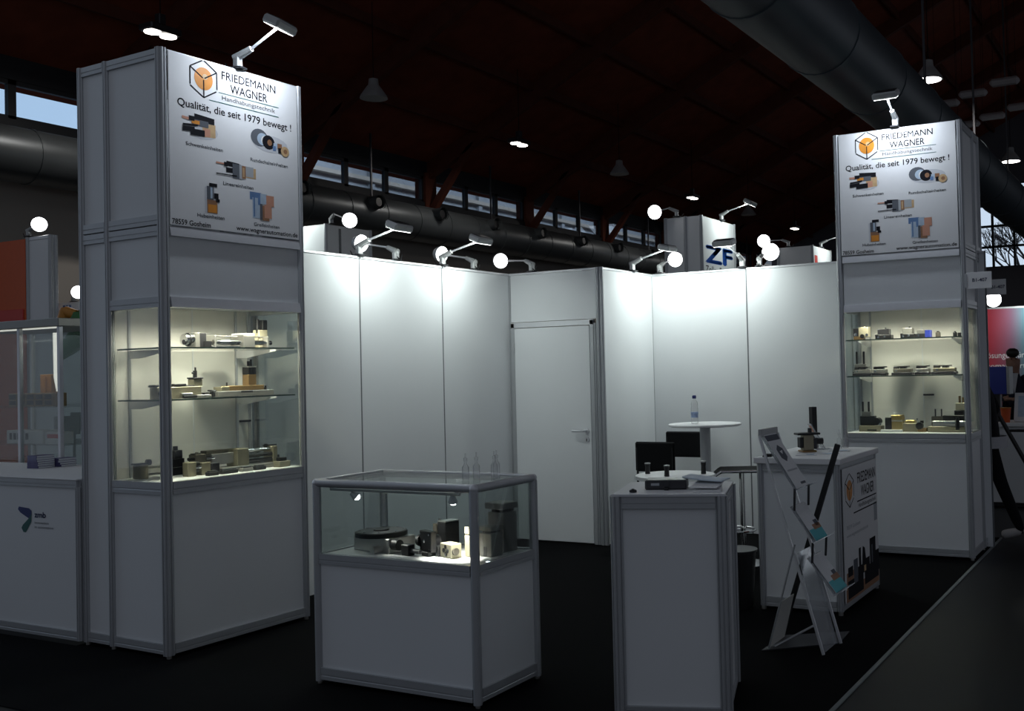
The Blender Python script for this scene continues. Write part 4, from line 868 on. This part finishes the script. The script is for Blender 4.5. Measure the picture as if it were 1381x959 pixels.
# ------------------------------------------------------------------ neighbouring stands: left
zc = thing('neighbour_counter', 'white neighbour counter with blue green emblem at the left edge', 'counter', (0, .80, 0))
ZL, ZD = 2.3, .66
for x in (0, ZD):
    for y in (-.012, ZL/2, ZL): post(zc, x, y, .03, .95, .04)
for p0, p1 in (((0, -.012), (0, ZL)), ((0, -.012), (ZD, -.012))):
    a, b2 = Vector(p0), Vector(p1); rail(zc, a, b2, .945, .99, .034); rail(zc, a, b2, .03, .085, .034)
B('front_panel', zc, -.006, .006, -.012, ZL, .085, .945, 'panel', .001); B('side_panel', zc, 0, ZD, -.016, -.008, .085, .945, 'panel', .001)
B('counter_top', zc, -.02, ZD+.02, -.018, ZL+.02, .991, 1.0, 'white', .002)
em = MB(); Mz = face_mat((-.0075, 0, 0), '-x')       # x right = -y
def zp(pts, mt, k=0): em.poly([(-(y-.80), z, .0003*k) for y, z in pts], mt, Mz)
zp([(1.385, .795), (1.375, .812), (1.27, .805), (1.245, .79), (1.245, .762), (1.275, .742), (1.36, .775)], 'zmb_navy'); zp([(1.245, .775), (1.275, .742), (1.335, .70), (1.35, .68), (1.33, .655), (1.305, .655), (1.25, .72)], 'zmb_green', 1)
em.build('emblem', zc, False, False)
lettering(zc, 'zmb', Mz, -(1.215-.8), -(1.105-.8), .752, 'zmb_navy', cap=.036, bold=.03)
lettering(zc, 'innovation', Mz, -(1.215-.8), -(1.075-.8), .712, 'print_grey', cap=.016); lettering(zc, 'in automation', Mz, -(1.215-.8), -(1.03-.8), .685, 'print_grey', cap=.016)
for i, (x, y, n, lb) in enumerate(((.45, 1.87, 6, 'purple catalogue, %s of the taller pile on the neighbour counter'), (.58, 1.83, 4, 'purple catalogue, %s of the lower pile on the neighbour counter'))):
    for k in range(n):
        t = thing('catalogue', lb % (['lowest', 'second from bottom', 'third from bottom', 'fourth from bottom', 'fifth from bottom'][:n-1]+['topmost'])[k], 'catalogue', (x, y, 1.0008+.0145*k), random.uniform(-.12, .12), ('catalogues, taller pile', 'catalogues, lower pile')[i])
        MB().box(-.06, .06, -.055, .055, .001, .0125, 'paper').build('pages', t); MB().box(-.062, .062, -.057, .057, 0, .001, 'purple_print').box(-.062, .062, -.057, .057, .0125, .014, 'purple_print').box(-.063, -.06, -.057, .057, 0, .014, 'purple_print').build('cover', t)
dc = thing('glass_display_case', 'tall lit glass display case standing behind the neighbour counter', 'display case', (.75, 2.11, 0))
CW, CL = .6, 1.3
for x in (0, CW):
    for y in (0, .48, CL): B('post', dc, x-.015, x+.015, y-.015, y+.015, .006, 1.995, 'alu_bright', .003)
B('canopy', dc, -.03, CW+.03, -.03, CL+.03, 1.995, 2.055, 'grey_metal', .004)
B('plinth', dc, 0, CW, 0, CL, .01, .85, 'panel', .003)
for z in (1.40, 1.12): B('shelf', dc, .01, CW-.01, .01, CL-.01, z, z+.008, 'shelf_glass', .001)
B('base_deck', dc, .0, CW, 0, CL, .85, .87, 'white', .001)
for nm, a in (('glass_pane', (-.004, .0, .016, CL-.016)), ('glass_pane', (CW, CW+.004, .016, CL-.016)), ('glass_pane', (.016, CW-.016, -.004, 0)), ('glass_pane', (.016, CW-.016, CL, CL+.004))): B(nm, dc, *a, .87, 1.994, 'glass', 0)
MB().prism([(.055, 1.52), (.085, 1.62), (.09, 1.95), (.05, 1.95)], .004, .014, 'led_strip', 'x').build('led_strip', dc, False)
MB().box(.02, .04, .05, CL-.05, 1.985, 1.994, 'led_strip').build('led_strip', dc, False)
light('AREA', 'case_light', (.1, .6, 1.97), (.3, .6, 1), 1.2, (1, .95, .85), dc, .6, .1)
def ob(x, y, z, lb, nm, cat, sh_):
    t = thing(nm, lb, cat, (x, y, z))
    for pn, mt, bx_ in sh_:
        mb = MB()
        for q_ in bx_: mb.box(*q_, mt, .003)
        mb.build(pn, t)
    return t
ob(.85, 2.50, 1.4085, 'orange cell block with dark pockets on the neighbour case shelf', 'cell_block', 'part', [('block', 'brown_metal', [(-.04, .06, -.22, .34, 0, .10)]), ('pocket', 'black', [(-.044, -.04, -.19+.11*k, -.11+.11*k, .055, .09) for k in range(5)]+[(-.044, -.04, -.19+.11*k, -.11+.11*k, .012, .045) for k in range(5)])])
ob(.98, 2.60, 1.4085, 'upright orange plate behind the cell block in neighbour case', 'orange_plate', 'part', [('plate', 'orange_plastic', [(-.03, .03, -.07, .07, 0, .24)]), ('rib', 'orange_plastic', [(-.04, -.03, -.01, .01, 0, .22)])])
ob(.86, 2.62, 1.1285, 'white slotted housing on the lower shelf of the neighbour case', 'slotted_housing', 'part', [('housing', 'white', [(-.05, .08, -.20, .25, 0, .10)]), ('slot', 'lamp_lens_warm', []), ('slot_row', 'print_black', [(-.054, -.05, -.02+.05*k, .01+.05*k, .03, .08) for k in range(5)])])
ob(.85, 2.28, 1.1285, 'white carton with a red stripe in the neighbour case', 'carton', 'box', [('carton_body', 'white', [(-.05, .05, -.09, .10, 0, .09)]), ('red_stripe', 'print_red', [(-.053, -.05, -.08, .07, .045, .075)])])
# monitor on a pole
t = thing('monitor_stand', 'black monitor on a thin floor pole left of the left tower', 'monitor', (1.74, 3.47, 0), -1.05)
MB().box(-.16, .06, -.012, .012, 1.13, 1.29, 'black', .004).box(-.03, .18, .013, .035, 1.16, 1.32, 'black', .004).build('screen', t); MB().cyl((0, .02, .012), (0, .02, 1.14), .012, 'dark_metal').build('pole', t); MB().cyl((0, .02, 0), (0, .02, .012), .16, 'dark_metal', n=24).build('foot', t)
# robot arm
t = thing('robot_arm', 'green and yellow robot arm raised behind the neighbour display case', 'robot', (2.40, 3.45, 0), 0)
MB().lathe([(.20, .0), (.20, .05), (.13, .10), (.12, 1.45), (.14, 1.55)], 'green_paint', n=20).build('pedestal', t)
MB().tube([(0, 0, 1.5), (.0, .02, 2.0), (-.12, .2, 2.18), (-.32, .41, 2.17), (-.325, .42, 2.03), (-.35, .49, 1.93), (-.42, .59, 1.86)], .082, 'green_paint', n=14).build('lower_arm', t)
MB().tube([(-.33, .45, 2.20), (-.37, .55, 2.24), (-.40, .59, 2.06)], .05, 'orange_plastic', n=12).build('forearm', t); MB().cyl((-.40, .59, 2.06), (-.40, .59, 1.97), .03, 'steel').build('gripper_flange', t)
# partition walls and columns of stands behind
def partition(name, label, x0, x1, y0, y1, z1, mt, extra=None):
    t = thing(name, label, 'partition', ((x0+x1)/2, (y0+y1)/2, 0)); hx, hy = (x1-x0)/2, (y1-y0)/2
    B('partition_panel', t, -hx, hx, -hy, hy, .01, z1-.04, mt, .004); B('top_rail', t, -hx-.004, hx+.004, -hy-.004, hy+.004, z1-.04, z1, 'alu_bright', .003)
    for x, y in ((-hx, -hy), (-hx, hy), (hx, -hy)): post(t, x, y, .006, z1, .045)
    return t
partition('white_partition', 'plain white partition behind the green robot arm', 2.72, 4.6, 4.55, 5.6, 2.12, 'panel')
t = partition('lit_column', 'grey column with orange front panel at the far left', 3.37, 3.43, 6.3, 6.72, 3.28, 'panel')
B('orange_panel', t, -.06, -.04, .22, .9, .4, 3.26, 'orange_panel', .003)
MB().box(-.075, -.06, .25, .8, 2.2, 2.45, 'print_red', .1).build('red_swoosh', t)
for x, y, z, w_, lb in ((3.75, 6.32, 2.52, .32, 'small white sign box with yellow base above the neighbour case'),):
    o = thing('sign_box', lb, 'sign', (x, y, 0)); B('box', o, -.1, .1, -w_, w_, .01, z, 'panel', .004); B('yellow_band', o, -.104, -.1, -.0, w_, z-.18, z-.1, 'orange_plastic', 0); B('blue_band', o, -.104, -.1, -w_, -.12, z-.22, z-.02, 'zf_blue', 0)
    for k in range(3): B('lettering_block', o, -.104, -.1, .04+.055*k, .08+.055*k, z-.07, z-.03, 'print_blue', 0)
spotlight((3.38, 6.72, 3.285), (3.40, 6.55, 3.42), (2.2, 4.6, 3.3), 'glaring lamp on the orange column at far left', hw=.22, group=G2)
spotlight((3.72, 6.42, 2.525), (3.66, 6.24, 2.63), (2.4, 4.4, 2.6), 'glaring lamp above the green robot arm', hw=.20, group=G2)

# ------------------------------------------------------------------ neighbouring stands: behind and right
def small_tower(name, label, x0, x1, y0, y1, h, split=None):
    t = thing(name, label, 'tower', (x0, y0, 0)); W_, D_ = x1-x0, y1-y0
    for x, y in [(0, 0), (W_, 0), (0, D_), (W_, D_)]+([(0, split)] if split else []): post(t, x, y, .006, h, .045)
    B('front_panel', t, .02, W_-.02, -.006, .006, .03, h-.02, 'panel', .002); B('rear_panel', t, .02, W_-.02, D_-.006, D_+.006, .03, h-.02, 'panel', .002); B('far_panel', t, W_-.006, W_+.006, .02, D_-.02, .03, h-.02, 'panel', .002)
    ed = [0]+([split] if split else [])+[D_]
    for a, b2 in zip(ed, ed[1:]): B('side_panel', t, -.006, .006, a+.02, b2-.02, .03, h-.02, 'panel', .002)
    B('roof_panel', t, 0, W_, 0, D_, h-.02, h-.004, 'panel', .002)
    return t
zf = small_tower('logo_tower', 'white tower with large blue letters behind the back wall', 8, 9.08, .23, .73, 3.51, .22)
Mq = face_mat((0, -.0075, 0), '-y')
lettering(zf, 'ZF', Mq, .12, .98, 2.925, 'zf_blue', cap=.225, bold=.035); lettering(zf, 'Zoller Familie', Mq, .10, .98, 2.785, 'print_black', cap=.10)
spotlight((8.66, .225, 3.51), (8.62, -.2, 3.70), (8.6, .22, 2.9), 'arm spotlight over the blue lettered tower front', power=7, group='spotlights on the stands behind')
spotlight((8.0, .57, 3.51), (7.82, .80, 3.575), (6.2, -.8, 3.3), 'glaring lamp on the left shoulder of the blue lettered tower', hw=.24, group=G2)
rb = small_tower('logo_tower', 'low white tower with red mark beside the right sign tower', 12, 12.95, .08, .66, 3.49)
B('red_mark', rb, .10, .24, -.009, -.0065, 2.9, 3.34, 'print_red', 0)
spotlight((12.5, .09, 3.49), (12.55, -.35, 3.70), (12.5, .1, 3.0), 'arm spotlight over the red marked tower', power=7, group='spotlights on the stands behind')
spotlight((12.0, .48, 3.49), (11.9, .87, 3.61), (9.6, -.7, 3.2), 'glaring lamp left of the red marked tower', hw=.28, group=G2)
wt_ = small_tower('logo_tower', 'bright white tower just right of the left sign tower', 5.65, 6.45, 4.32, 5.2, 3.49)
B('grey_strip', wt_, .22, .26, -.009, -.0065, .05, 3.45, 'seam', 0)
spotlight((5.64, 4.9, 3.49), (5.2, 4.95, 3.66), (5.65, 4.8, 2.6), 'arm spotlight on the bright tower near the left sign tower', power=9, group='spotlights on the stands behind')
spotlight((5.75, 4.32, 3.49), (5.52, 3.80, 3.47), (4.1, 1.6, 3.2), 'glaring lamp above the wall right of the left sign tower', hw=.24, group=G2)
# banner wall far right
bw = thing('banner_wall', 'red to teal printed banner wall with white words at the right edge', 'banner', (14.5, 0, 0))
B('banner_panel', bw, -.02, .02, -5.5, -1.2, .01, 2.44, 'banner', 0); B('top_rail', bw, -.025, .025, -5.5, -1.2, 2.44, 2.47, 'alu_bright', 0)
Mb_ = face_mat((-.022, 0, 0), '-x')
lettering(bw, 'Lösungen für', Mb_, 2.12, 2.78, 1.60, 'white', cap=.105); lettering(bw, 'automatisierte', Mb_, 2.05, 2.86, 1.42, 'white', cap=.10)
spotlight((14.48, -2.3, 2.47), (14.0, -2.38, 2.58), (11, -3.1, 2.4), 'glaring lamp on top of the red banner wall', hw=.34, group=G2)
spotlight((14.48, -3.0, 2.47), (14.0, -3.0, 2.62), (14.5, -2.7, 1.4), 'added unseen lamp washing the teal end of the banner wall', hw=.3, power=11, group=G2)  # extra lamp, added out of view only to light the banner
rc2 = thing('aisle_counter', 'white counter with tilted display stand at the right edge', 'counter', (7.6, -3.42, 0))
B('counter_body', rc2, 0, .55, -.75, .5, .05, .86, 'panel', .004); B('counter_top', rc2, -.03, .58, -.78, .53, .86, .90, 'white', .004); B('kick', rc2, .02, .53, -.73, .48, .006, .05, 'dark_metal', 0)
for y in (.5, -.75): post(rc2, 0, y, .006, .86, .04)
t = thing('tablet_display', 'white framed tilted tablet display on the aisle counter', 'display', (7.74, -3.68, .911), 0)
Mt = Matrix.Rotation(radians(28), 4, 'Y')
MB().box(0, .02, -.17, .17, .0, .34, 'white', .004, Mt).build('frame', t); MB().box(-.003, 0, -.13, .13, .05, .30, 'print_lblue', 0, Mt).box(-.004, -.003, -.10, .02, .07, .18, 'print_black', 0, Mt).build('screen', t); MB().box(.16, .18, -.03, .03, 0, .30, 'dark_metal').build('support', t)
t = thing('leaning_frame', 'black leaning frame stand before the aisle counter', 'stand', (7.1, -3.62, 0), 0)
for y in (.0, -.26): MB().tube([(0, y+.16, 1.0), (0, y-.26, .18), (0, y-.30, .006)], .022, 'black', n=8).build('side_bar', t)
for z, y in ((.85, .09), (.55, -.06)): MB().cyl((0, y, z), (0, y-.26, z), .014, 'black', n=8).build('cross_bar', t)
t = thing('blue_display_box', 'blue display box with pale side on the aisle counter', 'box', (7.80, -3.33, .9005), -.2)
MB().box(-.02, .10, -.12, .11, .30, .60, 'blue_plastic', .004).build('blue_face', t); MB().box(-.018, .1, -.155, -.121, .30, .60, 'lamp_grey', .004).build('pale_side', t); MB().box(.0, .06, -.04, .04, 0, .30, 'dark_metal', .004).build('support', t)
t = thing('orange_cup', 'orange cup standing on the aisle counter', 'cup', (7.68, -3.44, .9005))
MB().lathe([(.04, 0), (.055, .15), (.05, .15), (.036, .006)], 'orange_panel', n=16).build('cup_body', t, True, False); MB().lathe([(.056, .15), (.057, .16), (.05, .16)], 'orange_plastic', n=16).build('cup_rim', t, True, False)

# ------------------------------------------------------------------ people
def person(label, root, rz, J, E_, Rr, mats_by, extra=None):
    t = thing('person', label, 'person', root, rz)
    me = bpy.data.meshes.new('body'); names = list(J); me.from_pydata([J[k] for k in names], [(names.index(a), names.index(b2)) for a, b2 in E_], [])
    o = bpy.data.objects.new('body', me); COL.objects.link(o)
    sk = o.modifiers.new('skin', 'SKIN'); sk.use_smooth_shade = True
    if not me.skin_vertices: me.attributes.new('skin', 'FLOAT', 'POINT')
    for i, k in enumerate(names):
        r = Rr[k]; me.skin_vertices[0].data[i].radius = r if isinstance(r, tuple) else (r, r)
        me.skin_vertices[0].data[i].use_root = (k == 'pelvis')
    o.modifiers.new('sub', 'SUBSURF').levels = 2
    dg = bpy.context.evaluated_depsgraph_get(); dg.update()
    m2 = bpy.data.meshes.new_from_object(o.evaluated_get(dg)); bpy.data.objects.remove(o)
    ml = sorted(set(v for v in mats_by.values())); m2.materials.clear()
    for k in ml: m2.materials.append(MATS[k])
    P = {k: Vector(J[k]) for k in names}
    for p in m2.polygons:
        c = p.center; best = min(E_, key=lambda e_: seg_d(c, P[e_[0]], P[e_[1]])); p.material_index = ml.index(mats_by[best])
    b2 = bpy.data.objects.new('body', m2); COL.objects.link(b2); b2.parent = t; m2.shade_smooth()
    return t
def seg_d(c, a, b2):
    d = b2-a; t = max(0, min(1, (c-a).dot(d)/d.length_squared)); return (c-a-d*t).length
def human(label, root, rz, up_, low, shoe, stride, lean, arms, skin='skin', H=1.72, suit=False):
    J = {'pelvis': (0, 0, .92), 'waist': (lean*.2, 0, 1.06), 'chest': (lean*.6, 0, 1.28), 'neck': (lean*.95, 0, 1.45), 'head0': (lean*1.1+.01, 0, 1.54), 'head1': (lean*1.2+.015, 0, 1.66)}
    Rr = {'pelvis': (.15, .11), 'waist': (.14, .10), 'chest': (.165, .115), 'neck': .066, 'head0': (.104, .116), 'head1': (.10, .11)}
    E_ = [('pelvis', 'waist'), ('waist', 'chest'), ('chest', 'neck'), ('neck', 'head0'), ('head0', 'head1')]
    mb_ = {E_[0]: low, E_[1]: up_, E_[2]: up_, E_[3]: skin, E_[4]: skin}
    for s_, sg in (('l', 1), ('r', -1)):
        fx = stride*sg; kn = (fx*.55+.04, .10*sg, .50)
        J.update({'hip'+s_: (0, .09*sg, .86), 'knee'+s_: kn, 'ankle'+s_: (fx, .10*sg, .09), 'toe'+s_: (fx+.17, .11*sg, .045)})
        Rr.update({'hip'+s_: .085, 'knee'+s_: .062, 'ankle'+s_: .044, 'toe'+s_: (.042, .036)})
        ee = [('pelvis', 'hip'+s_), ('hip'+s_, 'knee'+s_), ('knee'+s_, 'ankle'+s_), ('ankle'+s_, 'toe'+s_)]; E_ += ee
        for e_, m_ in zip(ee, (low, low, low, shoe)): mb_[e_] = m_
        sh_ = (lean*.85, .185*sg, 1.38); el_, wr, hn = arms[s_]
        J.update({'sh'+s_: sh_, 'el'+s_: el_, 'wr'+s_: wr, 'ha'+s_: hn}); Rr.update({'sh'+s_: .062, 'el'+s_: .046, 'wr'+s_: .033, 'ha'+s_: (.036, .022)})
        ee = [('chest', 'sh'+s_), ('sh'+s_, 'el'+s_), ('el'+s_, 'wr'+s_), ('wr'+s_, 'ha'+s_)]; E_ += ee
        for e_, m_ in zip(ee, (up_, up_, up_, skin)): mb_[e_] = m_
        hv, wv = Vector(hn), Vector(wr); d = (hv-wv).normalized(); side = d.cross(Vector((0, sg, .2))).normalized()
        for k, (off, ln) in enumerate(((-.022, .07), (-.007, .08), (.008, .075), (.022, .06))):
            nm = 'f%d%s' % (k, s_); J[nm] = tuple(hv + side*off + d*ln + Vector((0, 0, -.012))); Rr[nm] = .008; e_ = ('ha'+s_, nm); E_.append(e_); mb_[e_] = skin
        J['th'+s_] = tuple(wv + d*.05 - side*.05); Rr['th'+s_] = .009; e_ = ('wr'+s_, 'th'+s_); E_.append(e_); mb_[e_] = skin
    t = person(label, root, rz, J, E_, Rr, mb_)
    hc = Vector(J['head1']) + Vector((.0, 0, .0))
    MB().ball(hc+Vector((-.024, 0, .050)), .090, 'hair', (1.0, .92, .74), 18).build('hair', t)
    MB().prism([(.0, 0), (.022, -.035), (.0, -.04)], -.011, .011, skin, 'y', Matrix.Translation(hc+Vector((.083, 0, -.03)))).build('nose', t)
    for sg in (1, -1):
        MB().ball(hc+Vector((.079, .03*sg, -.03)), .009, 'hair', n=8).build('eye', t); MB().ball(hc+Vector((.0, .084*sg, -.05)), .024, skin, (.7, .4, 1.2), 10).build('ear', t)
    MB().box(-.003, .003, -.022, .022, -.004, .004, 'print_brown', .001, Matrix.Translation(hc+Vector((.083, 0, -.095)))).build('mouth', t)
    if suit:
        MB().prism([(-.05, 1.44), (.05, 1.44), (.0, 1.16)], .0, .012, 'cloth_white', 'x', Matrix.Translation((lean*.75+.112, 0, 0))).build('shirt_front', t)
    return t
human('person in a dark suit standing behind the aisle counter, looking down', (10.6, -3.12, -.05), pi+.25, 'cloth_navy', 'cloth_black', 'black', .04, .06,
      {'l': ((.08, .25, 1.12), (.30, .14, 1.08), (.37, .08, 1.09)), 'r': ((.08, -.25, 1.12), (.30, -.14, 1.10), (.37, -.08, 1.11))}, suit=True)
w_ = human('person in black with white shoes walking past behind the right tower', (5.62, -3.60, .0), pi/2-.12, 'cloth_black', 'cloth_black', 'shoe', -.27, .16,
      {'l': ((-.06, .23, 1.13), (.05, .22, .92), (.10, .21, .86)), 'r': ((.0, -.24, 1.13), (.14, -.20, .95), (.2, -.18, .90))})
MB().lathe([(.185, .80), (.178, .90), (.172, .90), (.18, .80)], 'cloth_white', n=24, M=Matrix.Scale(.78, 4, (1, 0, 0))).build('shirt_hem', w_, True, False)
